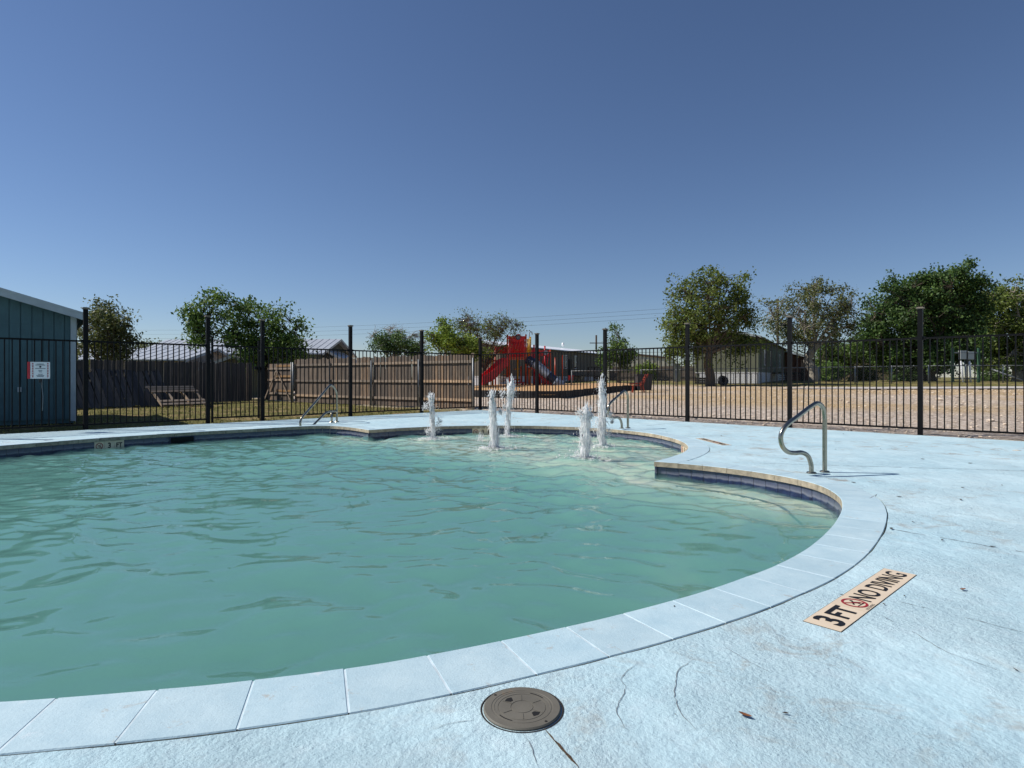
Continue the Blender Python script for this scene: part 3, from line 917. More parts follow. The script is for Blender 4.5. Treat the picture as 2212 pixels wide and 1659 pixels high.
# the stretch between the shared corner post and the first post of this run
s0, s1 = 0.04, stL[1] - 0.039
for z in (1.775, 0.10):
    b = MB(); b.box(((s0 + s1) / 2, 0, z), (s1 - s0, 0.034, 0.034)); inst("fence_rail", b.mesh("fence_rail", M_iron), fl, frame((FC[0], FC[1], 0), dL))
n = int(round((s1 - s0) / PICK))
for i in range(1, n):
    c = FC + dL * (s0 + (s1 - s0) * i / n); inst("picket", me_picket, fl, frame((c[0], c[1], 0.035), dL))

# gate between two posts of that run
g0, g1 = stL[3] + 0.07, stL[4] - 0.075
o_ = FC + dL * g0
gate = thing("metal_gate", (o_[0], o_[1], 0.1), "black metal picket gate hung between two tall posts near the shed", "gate")
Mg = frame((FC[0], FC[1], 0), dL)
for s in (g0 + 0.02, g1 - 0.02):
    b = MB(); b.box((s, 0, 1.0), (0.04, 0.04, 1.86 if s < (g0 + g1) / 2 else 1.98)); inst("gate_stile", b.mesh("gate_stile", M_iron), gate, Mg)
for z in (1.775, 0.12):
    b = MB(); b.box(((g0 + g1) / 2, 0, z), (g1 - g0 - 0.08, 0.034, 0.034)); inst("gate_rail", b.mesh("gate_rail", M_iron), gate, Mg)
n = 10
for i in range(1, n):
    c = FC + dL * (g0 + 0.04 + (g1 - g0 - 0.08) * i / n); inst("picket", me_picket, gate, frame((c[0], c[1], 0.05), dL))
for z in (0.38, 1.52):
    b = MB(); b.box((g1 + 0.02, 0, z), (0.13, 0.05, 0.05)); b.tube([(g1 + 0.015, -0.035, z - 0.06), (g1 + 0.015, -0.035, z + 0.06)], 0.016, 8); inst("gate_hinge", b.mesh("gate_hinge", M_iron), gate, Mg)
b = MB(); b.box((g0 + 0.03, -0.04, 1.27), (0.15, 0.05, 0.075)); b.box((g0 - 0.02, -0.04, 1.27), (0.05, 0.03, 0.03)); inst("gate_latch", b.mesh("gate_latch", M_iron), gate, Mg)

# notice box hung on the pickets in front of the shed
c = FC + dL * dist_on(FC, dL, 84)
sg = thing("rules_sign", (c[0], c[1], 1.0), "white pool notice board with red side hung on the fence before the teal shed", "sign")
M = frame((c[0], c[1], 0), -dL)           # local x to the right seen from the pool, -y towards the pool
zt, zb = ZA(782, c[1]), ZA(818, c[1]); zc = (zt + zb) / 2; hh_ = zt - zb
M_white = simple("white board", srgb(220, 222, 222), 0.5, 0, 0.05, 5)
Wd = 0.30
b = MB(); b.box((0.015, -0.035, zc), (Wd, 0.045, hh_)); inst("sign_board", b.mesh("sign_board", M_white), sg, M)
b = MB(); b.box((-Wd / 2 - 0.006, -0.035, zc), (0.036, 0.047, hh_)); inst("red_edge", b.mesh("red_edge", simple("red board edge", srgb(176, 44, 56), 0.5, 0, 0.2, 20)), sg, M)
b = MB()
for sx_ in (-Wd / 2 + 0.05, Wd / 2 - 0.02):
    for q_ in range(9):
        b.box((sx_, -0.0592, zt - 0.03 - q_ * (hh_ - 0.05) / 8.5), (0.022, 0.002, 0.019))
inst("sign_print", b.mesh("sign_print", M_redprint), sg, M)
b = MB()
for q_, (w_, zz) in enumerate([(0.11, .04), (0.15, .06), (0.16, .125), (0.06, .165), (0.05, .19), (0.07, .235), (0.12, .26), (0.10, .28)]):
    b.box((0.015, -0.0592, zt - zz), (w_, 0.002, 0.012))
inst("sign_print", b.mesh("sign_print", simple("grey print", srgb(110, 116, 124), 0.6)), sg, M)
b = MB(); b.lathe([(0, 0), (0.017, 0.0)], 14, Matrix.Translation((0.015, -0.0602, zt - 0.092)) @ Matrix.Rotation(R(90), 4, 'X')); inst("sign_emblem", b.mesh("sign_emblem", M_black), sg, M)
b = MB(); b.box((0.015, -0.03, zb - 0.04), (0.035, 0.03, 0.07)); inst("cable_clip", b.mesh("cable_clip", M_black), sg, M)
b = MB(); b.tube([(0.05, -0.02, zb), (0.045, -0.02, zb - 0.15), (0.06, -0.02, zb - 0.35), (0.052, -0.02, zb - 0.62)], 0.006, 6); inst("hanging_cable", b.mesh("hanging_cable", simple("grey cable", srgb(120, 130, 136), 0.6)), sg, M)

# ------------------------------------------------------------------ teal shed
A = np.array([-10.3, 14.3]); du = np.array([-0.785, -0.62]); du /= np.linalg.norm(du)      # along the gable wall, away from the corner
back = np.array([-0.62, 0.785]); back /= np.linalg.norm(back)
SZ = gz(*A)
M_teal = simple("teal painted siding", srgb(70, 100, 106), 0.7, 0, 0.10, 4, 0.35, 30, 0.004)
M_fascia = simple("pale grey trim", srgb(170, 180, 184), 0.6, 0, 0.08, 5)
M_shingle = simple("grey shingle", srgb(120, 120, 118), 0.9, 0, 0.25, 12, 0.5, 40)
shed = thing("garden_shed", (A[0], A[1], SZ), "teal sided shed with pale trim behind the metal fence", "shed")
S = frame((A[0], A[1], SZ), du)     # local x away from the corner along the gable, y = towards camera side?
yf = 1 if (S.to_3x3() @ Vector((0, 1, 0))).dot(Vector((back[0], back[1], 0))) > 0 else -1   # +1 when local y points back
GW, HE, SL = 5.4, 2.62, 0.30
ridge = HE + SL * GW / 2
def roofz(x): return HE + SL * (x if x < GW / 2 else GW - x)
pw = 0.2
b = MB(); b.box((GW / 2, yf * 2.2, HE / 2), (GW - 0.06, 4.3, HE - 0.04)); inst("shed_wall", b.mesh("shed_wall", M_teal), shed, S)
for i in range(int(GW / pw)):
    x0, x1 = i * pw + 0.006, (i + 1) * pw - 0.006
    b = MB(); z0, z1 = roofz(x0) - 0.03, roofz(x1) - 0.03
    y0, y1 = -yf * 0.014, yf * 0.03
    vs_ = [(x0, y0, .12), (x1, y0, .12), (x1, y1, .12), (x0, y1, .12), (x0, y0, z0), (x1, y0, z1), (x1, y1, z1), (x0, y1, z0)]
    b.add(vs_, [(0, 1, 5, 4), (1, 2, 6, 5), (2, 3, 7, 6), (3, 0, 4, 7), (4, 5, 6, 7), (0, 3, 2, 1)])
    inst("siding_plank", b.mesh("siding_plank", M_teal), shed, S)
b = MB(); b.box((GW / 2, -yf * 0.008, 2.30), (GW, 0.02, 0.014)); inst("siding_seam", b.mesh("siding_seam", M_teal), shed, S)
b = MB(); b.add([(0, yf * .02, HE - .05), (GW, yf * .02, HE - .05), (GW / 2, yf * .02, ridge - .05)], [(0, 1, 2)]); inst("gable_back", b.mesh("gable_back", M_teal), shed, S)
b = MB(); b.box((0.04, -yf * 0.03, HE / 2 + 0.02), (0.10, 0.05, HE - 0.1)); b.box((-0.016, yf * 0.05, HE / 2), (0.03, 0.12, HE - 0.1)); inst("corner_trim", b.mesh("corner_trim", M_fascia), shed, S)
b = MB(); b.box((GW / 2, yf * 2.2, 0.05), (GW - 0.1, 4.2, 0.16)); inst("shed_base", b.mesh("shed_base", M_joint), shed, S)
for sgn in (0, 1):
    xa, xb = (-0.22, GW / 2) if sgn == 0 else (GW + 0.22, GW / 2)
    za = HE - SL * 0.22; zb_ = ridge
    b = MB()
    for (y0, y1, t0, t1, mi) in ((-yf * 0.30, yf * 4.7, 0.0, 0.035, 0),):
        vs_ = [(xa, y0, za + t0), (xb, y0, zb_ + t0), (xb, y1, zb_ + t0), (xa, y1, za + t0), (xa, y0, za + t1), (xb, y0, zb_ + t1), (xb, y1, zb_ + t1), (xa, y1, za + t1)]
        b.add(vs_, [(0, 1, 5, 4), (1, 2, 6, 5), (2, 3, 7, 6), (3, 0, 4, 7), (4, 5, 6, 7), (0, 3, 2, 1)])
    roof = inst("shed_roof", b.mesh("shed_roof", M_shingle), shed, S)
    for (dz_, hh2, th) in ((-0.15, 0.15, 0.0), (-0.02, 0.05, 0.012)):
        b = MB(); y0, y1 = -yf * (0.335 + th), -yf * 0.301
        vs_ = [(xa, y0, za + dz_), (xb, y0, zb_ + dz_), (xb, y1, zb_ + dz_), (xa, y1, za + dz_), (xa, y0, za + dz_ + hh2), (xb, y0, zb_ + dz_ + hh2), (xb, y1, zb_ + dz_ + hh2), (xa, y1, za + dz_ + hh2)]
        b.add(vs_, [(0, 1, 5, 4), (1, 2, 6, 5), (2, 3, 7, 6), (3, 0, 4, 7), (4, 5, 6, 7), (0, 3, 2, 1)])
        inst("fascia_board", b.mesh("fascia_board", M_fascia), roof, S)
    b = MB(); ex = xa + (0.02 if sgn == 0 else -0.02)
    b.box((ex, yf * 2.2, za - 0.06), (0.03, 5.0, 0.14)); inst("eave_board", b.mesh("eave_board", M_fascia), roof, S)
b = MB(); b.box((1.02, -yf * 0.05, 0.82), (0.07, 0.06, 0.11)); inst("outlet_box", b.mesh("outlet_box", M_fascia), shed, S)

# ------------------------------------------------------------------ wooden fences
M_wood = wood("weathered fence board", [srgb(76, 68, 60), srgb(120, 107, 95), srgb(158, 142, 124)])
M_rail = wood("fence rail", [srgb(124, 110, 98), srgb(162, 146, 128), srgb(188, 172, 152)], grain=(1.2, 26, 26))
M_newwood = wood("fresh lumber", [srgb(150, 112, 70), srgb(188, 146, 96), srgb(206, 170, 120)], grain=(1.2, 26, 26))
M_greywood = wood("dark aged and shaded board", [srgb(56, 54, 56), srgb(84, 80, 78), srgb(112, 106, 102)])  # dark aged grey; the shaded fence's shade is put into this tone
M_galv = simple("galvanised pipe", srgb(132, 136, 138), 0.5, 0.35, 0.12, 12)
def board_mesh(w, h, th, mat, name="fence_board"):
    b = MB(); c_ = 0.025
    poly = [(-w / 2, 0), (w / 2, 0), (w / 2, h - c_), (w / 2 - c_, h), (-w / 2 + c_, h), (-w / 2, h - c_)]
    n = len(poly)
    b.add([(x, -th / 2, z) for x, z in poly] + [(x, th / 2, z) for x, z in poly], [tuple(range(n)), tuple(range(2 * n - 1, n - 1, -1))] + [(i, n + i, n + (i + 1) % n, (i + 1) % n) for i in range(n)])
    return b.mesh(name, mat)
def wood_fence(label, p0, p1, h, mat, posts, rails=True, group=None):
    p0, p1 = np.array(p0), np.array(p1); L = np.linalg.norm(p1 - p0); d = (p1 - p0) / L
    root = thing("wooden_fence", (p0[0], p0[1], gz(*p0)), label, "wooden fence", group)
    nrm = np.array([-d[1], d[0]]); nrm = nrm if nrm.dot(-p0) > 0 else -nrm       # towards the camera
    w = 0.142; n = int(L / w)
    variants = [board_mesh(0.133, h + dh, 0.018, mat) for dh in (-0.02, 0, 0.015, 0.03)]
    for i in range(n):
        c = p0 + d * (i + .5) * w
        M = frame((c[0], c[1], gz(*c) + 0.03 + random.uniform(-.012, .012)), d) @ Matrix.Rotation(R(random.gauss(0, .5)), 4, 'Y') @ Matrix.Translation((0, random.uniform(-.004, .004), 0))
        inst("fence_board", random.choice(variants), root, M)
    if rails:
        m_ = max(1, int(round(L / 2.4)))
        for i in range(m_):
            for z in (0.32, 0.95, h - 0.22):
                s0, s1 = L * i / m_, L * (i + 1) / m_
                b = MB(); b.box(((s1 - s0) / 2, 0, 0), (s1 - s0 - 0.01, 0.04, 0.09))
                c = p0 + d * s0 + nrm * 0.034
                inst("fence_rail", b.mesh("fence_rail", M_rail), root, frame((c[0], c[1], gz(*c) + z), d))
        for i in range(m_ + 1):
            c = p0 + d * L * i / m_ + nrm * 0.085
            b = MB(); b.tube([(0, 0, -0.1), (0, 0, h - 0.1)], 0.03, 10); o = inst("steel_post", b.mesh("steel_post", M_galv), root, Matrix.Translation((c[0], c[1], gz(*c))))
    return root
wood_fence("weathered brown wooden fence with grey steel posts facing the pool", (-1.25, 20.3), (-9.46, 26.4), 1.84, M_wood, True)
wood_fence("dark shaded wooden fence behind the leaning panel and shed", (-11.7, 27.3), (-19.4, 16.2), 1.70, M_greywood, False, False)

# open wooden gate with diagonal braces
gp = np.array([-9.52, 26.45]); gd = np.array([-0.82, 0.57]); gd /= np.linalg.norm(gd)
wg = thing("wooden_gate", (gp[0], gp[1], gz(*gp)), "open wooden yard gate with diagonal braces and new yellow rails", "gate")
bm1 = board_mesh(0.138, 1.62, 0.018, M_wood, "gate_board")
for i in range(13):
    c = gp + gd * (0.1 + i * 0.142); inst("gate_board", bm1, wg, frame((c[0], c[1], gz(*c) + 0.08), gd))
nrm = np.array([-gd[1], gd[0]]); nrm = nrm if nrm.dot(-gp) > 0 else -nrm
for z, mt in ((0.38, M_rail), (0.50, M_newwood), (0.98, M_rail), (1.14, M_newwood), (1.48, M_rail), (1.60, M_newwood)):
    c = gp + nrm * 0.03 + gd * 0.02
    b = MB(); b.box((0.92 if mt is M_rail else 0.6, 0, 0), (1.8 if mt is M_rail else 1.15, 0.038, 0.085)); inst("gate_rail", b.mesh("gate_rail", mt), wg, frame((c[0], c[1], gz(*c) + z), gd))
c = gp + nrm * 0.07
for (x0, z0, x1, z1) in ((0.15, 0.12, 1.15, 1.42), (1.15, 1.42, 2.05, 0.1)):
    b = MB(); b.bar((x0, 0, z0), (x1, 0, z1), 0.05, 0.035, (0, 1, 0)); inst("gate_brace", b.mesh("gate_brace", M_rail), wg, frame((c[0], c[1], gz(*c)), gd))
c = gp
b = MB(); b.tube([(0, 0, -.1), (0, 0, 1.75)], 0.045, 10); inst("gate_post", b.mesh("gate_post", M_galv), wg, Matrix.Translation((c[0] + nrm[0] * .1, c[1] + nrm[1] * .1, gz(*c))))

# old fence section leaning on the dark fence
p0, p1 = np.array([-11.7, 27.3]), np.array([-19.4, 16.2]); dd = (p1 - p0) / np.linalg.norm(p1 - p0)
nn = np.array([-dd[1], dd[0]]); nn = nn if nn.dot(-p0) > 0 else -nn
base0 = p0 + dd * 4.1
lp = thing("leaning_fence_section", (base0[0], base0[1], gz(*base0)), "grey fence section taken down and leaning on the dark fence", "fence panel")
mb_ = [board_mesh(0.138, 1.72 + dh, 0.018, M_greywood, "panel_board") for dh in (-.05, 0, .04)]
lean = math.asin(1.35 / 1.75)
for i in range(42):
    c = base0 + dd * (i * 0.146) + nn * 1.15
    M = frame((c[0], c[1], gz(*c) + 0.02), dd)
    yl = 1 if (M.to_3x3() @ Vector((0, 1, 0))).dot(Vector((nn[0], nn[1], 0))) > 0 else -1
    ang = (math.pi / 2 - lean) * yl
    inst("panel_board", random.choice(mb_), lp, M @ Matrix.Rotation(ang, 4, 'X') @ Matrix.Rotation(R(random.gauss(0, .9)), 4, 'Y') @ Matrix.Translation((0, random.uniform(-.01, .01), random.uniform(-.05, .05))))
for f_s, zz in ((0.18, .3), (0.80, 1.36)):
    c = base0 + nn * (1.15 * (1 - f_s) - 0.06)
    b = MB(); b.box((3.05, 0, 0), (6.1, 0.04, 0.09)); inst("panel_rail", b.mesh("panel_rail", M_greywood), lp, frame((c[0], c[1], gz(*c) + 1.35 * f_s - 0.02), dd))
# broken pallet in front of it
base1 = p0 + dd * 4.3 + nn * 1.55
pl = thing("broken_pallet", (base1[0], base1[1], gz(*base1)), "broken wooden pallet tilted against the leaning grey panel", "pallet")
Mp = frame((base1[0], base1[1], gz(*base1)), -dd)
yl = 1 if (Mp.to_3x3() @ Vector((0, 1, 0))).dot(Vector((nn[0], nn[1], 0))) > 0 else -1
Mp = Mp @ Matrix.Translation((0, 0, 0.66)) @ Matrix.Rotation(yl * (-R(33)), 4, 'X')
for x in (-0.75, -0.25, 0.28, 0.8):
    b = MB(); b.box((x, yl * 0.55, 0.03), (0.05, 1.25, 0.09)); inst("pallet_runner", b.mesh("pallet_runner", M_rail), pl, Mp)
for k_, y in enumerate((-0.0, 0.14, 0.28, 0.9, 1.1)):
    b = MB(); b.box((0.03 * k_ - .05, yl * y, 0.085), (1.75 - .1 * (k_ % 2), 0.11, 0.02)); inst("pallet_slat", b.mesh("pallet_slat", M_greywood if k_ < 3 else M_rail), pl, Mp)
# ------------------------------------------------------------------ handrails
def arc3(prof, R0, d, step=0.012):
    pp = catmull(prof, step)
    return [(R0[0] + d[0] * t, R0[1] + d[1] * t, z) for t, z in pp]
PROF = [(0.0, -0.02), (0.0, 0.25), (0.0, 0.50), (0.0, 0.615), (0.028, 0.715), (0.105, 0.764), (0.20, 0.735), (0.38, 0.640), (0.555, 0.545), (0.632, 0.468), (0.650, 0.390), (0.625, 0.311), (0.552, 0.252), (0.450, 0.234), (0.341, 0.232), (0.252, 0.188), (0.208, 0.096), (0.203, 0.04), (0.203, -0.02)]
PROF2 = [(0.0, -0.02), (0.0, 0.3), (0.0, 0.60), (0.02, 0.71), (0.09, 0.80), (0.20, 0.862), (0.30, 0.832), (0.6, 0.61), (0.9, 0.39), (1.16, 0.20), (1.225, 0.121), (1.242, 0.033), (1.206, -0.085), (1.12, -0.150), (1.032, -0.130), (0.75, 0.035), (0.45, 0.212), (0.33, 0.252), (0.15, 0.259), (0.0, 0.261)]
def flange(x, y, parent):
    b = MB(); b.lathe([(0.026, 0.012), (0.045, 0.012), (0.052, 0.004), (0.052, 0.0)], 20); inst("base_flange", b.mesh("base_flange", M_steel), parent, Matrix.Translation((x, y, 0.004)))
def handrail(label, R0, d, prof, legs):
    d = np.array(d) / np.linalg.norm(d)
    root = thing("pool_handrail", (R0[0], R0[1], 0), label, "handrail", "stainless pool handrails")
    b = MB(); b.tube(arc3(prof, R0, d), 0.0245, 14); b.build("bent_tube", M_steel, root)
    for (t, z) in legs:
        if z > 0.05:
            b = MB(); b.tube([(R0[0] + d[0] * t, R0[1] + d[1] * t, -0.02), (R0[0] + d[0] * t, R0[1] + d[1] * t, z)], 0.0245, 14); b.build("support_post", M_steel, root)
        flange(R0[0] + d[0] * t, R0[1] + d[1] * t, root)
handrail("curved steel handrail on the wide deck by the pool steps", (3.46, 6.71), (-.92, -.39), PROF, [(0, 0), (0.203, 0)])
handrail("curved steel handrail behind the tallest fountain jet", (2.40, 12.56), (-.74, -.67), PROF, [(0, 0), (0.203, 0)])
handrail("long steel handrail reaching down to the water by the wooden fence", (-4.1, 14.2), (-.366, -.93), PROF2, [(0, 0), (0.19, 0.25)])

# ------------------------------------------------------------------ depth marker strips on the deck
def strip(label, A_, C_, texts):
    A_, C_ = np.array(A_), np.array(C_); e = (C_ - A_) / np.linalg.norm(C_ - A_); L = 7 * 0.1524
    root = thing("depth_marker", (A_[0], A_[1], 0), label, "depth marker")
    M = frame((A_[0], A_[1], 0), e)          # x along, y = letters' up side
    for i in range(7):
        b = MB(); x = (i + .5) * 0.1524
        b.box((0, 0, -0.0015), (0.1505, 0.1505, 0.008)); inst("marker_tile", b.mesh("marker_tile", M_cream), root, M @ Matrix.Translation((x, -0.0762, random.uniform(-.0006, .0006))))
    b = MB(); b.box((L / 2, -0.0762, 0.0002), (L + 0.005, 0.157, 0.0016)); inst("marker_bed", b.mesh("marker_bed", M_joint), root, M)
    for kind_, x, size, xs, bold in texts:
        T = M @ Matrix.Translation((x, -0.0762, 0.0034))
        if kind_ == 'sym': no_diving(T, 0.056, root, M_redprint)
        elif kind_ == 'small': lettering("marker_lettering", "NO DIVING", 0.018, M @ Matrix.Translation((x, -0.142, 0.0034)), M_black, root, 0.0, 1.0)
        else: lettering("marker_lettering", kind_, size, T, M_black, root, bold, xs)
strip("cream tile strip reading 3 FT NO DIVING set in the near deck", P(1735, 1342), P(1910, 1228),
      [("3", 0.085, 0.165, 1.0, 0.005), ("FT", 0.225, 0.135, 1.0, 0.004), ("sym", 0.384, 0, 0, 0), ("small", 0.384, 0, 0, 0), ("NO", 0.535, 0.135, 0.85, 0.002), ("DIVING", 0.845, 0.135, 0.82, 0.002)])
strip("cream tile strip set in the deck behind the fountain shelf", P(1560.7, 962), P(1506.6, 948),
      [("9", 0.085, 0.165, 1.0, 0.005), ("IN", 0.225, 0.135, 1.0, 0.004), ("sym", 0.384, 0, 0, 0), ("small", 0.384, 0, 0, 0), ("NO", 0.535, 0.135, 0.85, 0.002), ("DIVING", 0.845, 0.135, 0.82, 0.002)])

# ------------------------------------------------------------------ skimmer lid
M_lid = simple("weathered grey plastic", srgb(104, 100, 90), 0.65, 0, 0.14, 9, 0.25, 60, 0.002, True, 0.4, (srgb(126, 106, 82), 10, 0.66))
lc = P(1128, 1531)
lid = thing("skimmer_cover", (lc[0], lc[1], 0), "round grey-brown skimmer lid set in the near deck", "lid")
ML = Matrix.Translation((lc[0], lc[1], 0.003)) @ Matrix.Rotation(R(24), 4, 'Z')
r0 = 0.123
b = MB(); b.lathe([(0, 0.004), (0.034, 0.004), (0.0345, 0.0028), (0.036, 0.0028), (0.0365, 0.004), (0.074, 0.004), (0.0745, 0.003), (0.0765, 0.003), (0.077, 0.004), (0.088, 0.004), (0.0885, 0.0048), (0.092, 0.0048), (0.0925, 0.004), (0.097, 0.004), (0.098, 0.005), (r0 - 0.004, 0.005), (r0, 0.001), (r0, -0.02)], 72); inst("lid_disc", b.mesh("lid_disc", M_lid), lid, ML)
b = MB(); b.lathe([(r0 + 0.0015, -0.004), (r0 + 0.006, -0.001), (r0 + 0.0095, -0.002)], 72); inst("lid_collar", b.mesh("lid_collar", M_joint), lid, ML)
for k in range(6):
    a = R(60 * k + 8)
    b = MB(); b.bar((0.039 * math.cos(a), 0.039 * math.sin(a), 0.0042), (0.070 * math.cos(a), 0.070 * math.sin(a), 0.0042), 0.0018, 0.0022); inst("lid_rib", b.mesh("lid_rib", M_lid), lid, ML)
for a0 in (R(112), R(292)):
    b = MB(); n = 9; vs_ = []
    for q_ in range(n):
        a = a0 + R(-14 + 28 * q_ / (n - 1)); rr = 0.068 - 0.004 * abs(q_ - 4) / 4
        vs_.append((rr * math.cos(a), rr * math.sin(a), 0.0046))
    vs_ += [(0.046 * math.cos(a0 + R(7)), 0.046 * math.sin(a0 + R(7)), 0.0046), (0.046 * math.cos(a0 - R(7)), 0.046 * math.sin(a0 - R(7)), 0.0046)]
    b.add(vs_, [tuple(range(len(vs_)))]); inst("finger_hole_shade", b.mesh("finger_hole_shade", M_dark), lid, ML)  # flat black piece laid on the disc as the hole's painted shade
for a0 in (R(30), R(207)):
    b = MB(); n = 12; vs_ = []
    for q_ in range(n):
        a = a0 + R(-17 + 34 * q_ / (n - 1)); vs_ += [(0.083 * math.cos(a), 0.083 * math.sin(a), 0.0046), (0.0868 * math.cos(a), 0.0868 * math.sin(a), 0.0046)]
    b.add(vs_, [(2 * i, 2 * i + 1, 2 * i + 3, 2 * i + 2) for i in range(n - 1)]); inst("lid_slot_shade", b.mesh("lid_slot_shade", M_dark), lid, ML)  # flat black arc laid on the disc as the slot's painted shade
for a0 in (R(118), R(286)):
    b = MB(); b.lathe([(0, 0.0062), (0.004, 0.0062), (0.0045, 0.005)], 12, Matrix.Translation((0.110 * math.cos(a0), 0.110 * math.sin(a0), 0))); inst("lid_screw", b.mesh("lid_screw", M_joint), lid, ML)

# ------------------------------------------------------------------ leaves and scraps on the deck
def leaf_mesh(L, w, curl, name):
    b = MB(); n = 7; vs_ = []
    for i in range(n):
        t = i / (n - 1); ww = w * math.sin(math.pi * min(1, t * 0.94 + 0.05)) ** 0.8
        z = curl * (t - .5) ** 2 * 4
        vs_ += [(L * (t - .5), -ww / 2, z + 0.35 * ww), (L * (t - .5), 0, z), (L * (t - .5), ww / 2, z + 0.25 * ww)]
    fs_ = []
    for i in range(n - 1):
        fs_ += [(3 * i, 3 * i + 3, 3 * i + 4, 3 * i + 1), (3 * i + 1, 3 * i + 4, 3 * i + 5, 3 * i + 2)]
    b.add(vs_, fs_, 0, True)
    return b
M_leaf_br = simple("brown dead leaf", srgb(128, 78, 42), 0.7, 0, 0.35, 40)
M_scrap = simple("dark leaf scrap", srgb(66, 58, 50), 0.85, 0, 0.3, 40)
x, y = P(1610, 1549)
tag(leaf_mesh(0.042, 0.017, 0.006, "leaf").build("fallen_leaf", M_leaf_br, None, Matrix.Translation((x, y, 0.004)) @ Matrix.Rotation(R(-38), 4, 'Z')), "brown dead leaf lying on the blue deck near the camera", "leaf")
x, y = P(2080, 1276)
tag(leaf_mesh(0.035, 0.02, 0.006, "leaf").build("fallen_leaf", M_leaf_br, None, Matrix.Translation((x, y, 0.004)) @ Matrix.Rotation(R(20), 4, 'Z')), "small curled brown leaf on the deck beyond the DIVING lettering", "leaf")
scr = [(3467, 1769, 1), (3510, 1766, .6), (3634, 1809, 1), (3820, 1826, 1), (3360, 1902, 1), (3540, 1958, 1), (3783, 1970, 1.1), (3510, 2085, 1), (3594, 2057, .6), (3945, 1912, .7), (3290, 1770, .7), (3790, 1922, .9), (3093, 2814, .8), (2660, 2818, .35), (2655, 2391, .7), (3480, 2382, .9), (3561, 2350, .8), (3313, 2346, .7), (4000, 2642, .9), (3710, 2130, .7), (3910, 2155, .8), (2840, 1717, 1), (2770, 1719, .8), (3320, 1709, .8)]
for i, (sx_, sy_, k_) in enumerate(scr):
    x, y = P(sx_ / 1.8228, sy_ / 1.8228)
    L_ = 0.045 * k_ * (0.55 if y < 3 else 1.0)
    tag(leaf_mesh(L_, L_ * random.uniform(.25, .45), L_ * .1, "scrap").build("leaf_scrap", M_scrap, None, Matrix.Translation((x, y, 0.004)) @ Matrix.Rotation(random.uniform(0, 6.28), 4, 'Z')), "tiny dark dry leaf scrap lying on the blue deck", "leaf scrap", "dark leaf scraps scattered on the deck")

# ------------------------------------------------------------------ fountain jets
def foam_material():
    m, nt, p = M_("foaming water")
    p.inputs["Base Color"].default_value = (1.0, 1.0, 1.0, 1)
    p.inputs["Roughness"].default_value = 0.35
    p.inputs["IOR"].default_value = 1.33
    p.inputs["Specular IOR Level"].default_value = 0.3
    p.inputs["Subsurface Weight"].default_value = 1.0; p.inputs["Subsurface Radius"].default_value = (1, 1, 1); p.inputs["Subsurface Scale"].default_value = 0.03
    tl = nt.nodes.new("ShaderNodeBsdfTranslucent"); tl.inputs[0].default_value = (1.0, 1.0, 1.0, 1)
    t1 = nt.nodes.new("ShaderNodeBsdfTransparent")
    v = objcoord(nt, False, (60, 60, 14))
    n = noise(nt, v, 1.0, 5, 0.65)
    tr = ramp(nt, n, [(0.34, (0.5, 0.5, 0.5, 1)), (0.46, (0.04, 0.04, 0.04, 1))])
    m1 = nt.nodes.new("ShaderNodeMixShader"); m1.inputs[0].default_value = 0.25
    nt.links.new(p.outputs[0], m1.inputs[1]); nt.links.new(tl.outputs[0], m1.inputs[2])
    m2 = nt.nodes.new("ShaderNodeMixShader"); nt.links.new(tr, m2.inputs[0]); nt.links.new(m1.outputs[0], m2.inputs[1]); nt.links.new(t1.outputs[0], m2.inputs[2])
    nt.links.new(m2.outputs[0], nt.nodes["Material Output"].inputs["Surface"])
    return m
M_foam = foam_material()
jlabels = ["slim fountain jet in front of the wooden fence, splashing sideways", "fountain jet before the depth tiles, leaning at its tip", "fountain jet with a broad ragged head before the red play tower", "thick shortest fountain jet nearest the camera", "tallest pointed fountain jet beside the curved handrail"]
# (height fraction, radius) profiles and sideways drift in metres
JP = [([(0, .06), (.1, .045), (.3, .05), (.5, .045), (.75, .04), (.9, .045), (1, .015)], -0.03, [(-.14, .72, .05), (-.05, .93, .05), (.10, .25, .08), (-.10, .15, .05), (.13, .38, .05)]),
      ([(0, .10), (.15, .085), (.35, .085), (.6, .055), (.8, .038), (.95, .032), (1, .012)], -0.05, [(.10, .62, .035), (-.24, .18, .045), (.03, .1, .09)]),
      ([(0, .035), (.25, .05), (.5, .045), (.66, .055), (.74, .10), (.83, .11), (.89, .06), (.95, .02), (1, .008)], 0.10, [(-.10, .74, .075), (.10, .70, .06), (-.07, .5, .03), (-.10, .40, .05)]),
      ([(0, .085), (.12, .085), (.3, .09), (.5, .088), (.7, .085), (.85, .065), (.95, .04), (1, .02)], 0.02, [(-.08, .84, .05), (-.12, .05, .05), (.09, .78, .03)]),
      ([(0, .07), (.15, .075), (.35, .075), (.5, .075), (.65, .075), (.78, .065), (.86, .035), (.94, .018), (1, .006)], -0.02, [(-.13, .36, .075), (.13, .45, .05), (.17, .36, .03), (-.02, .08, .10), (.10, .2, .05)])]
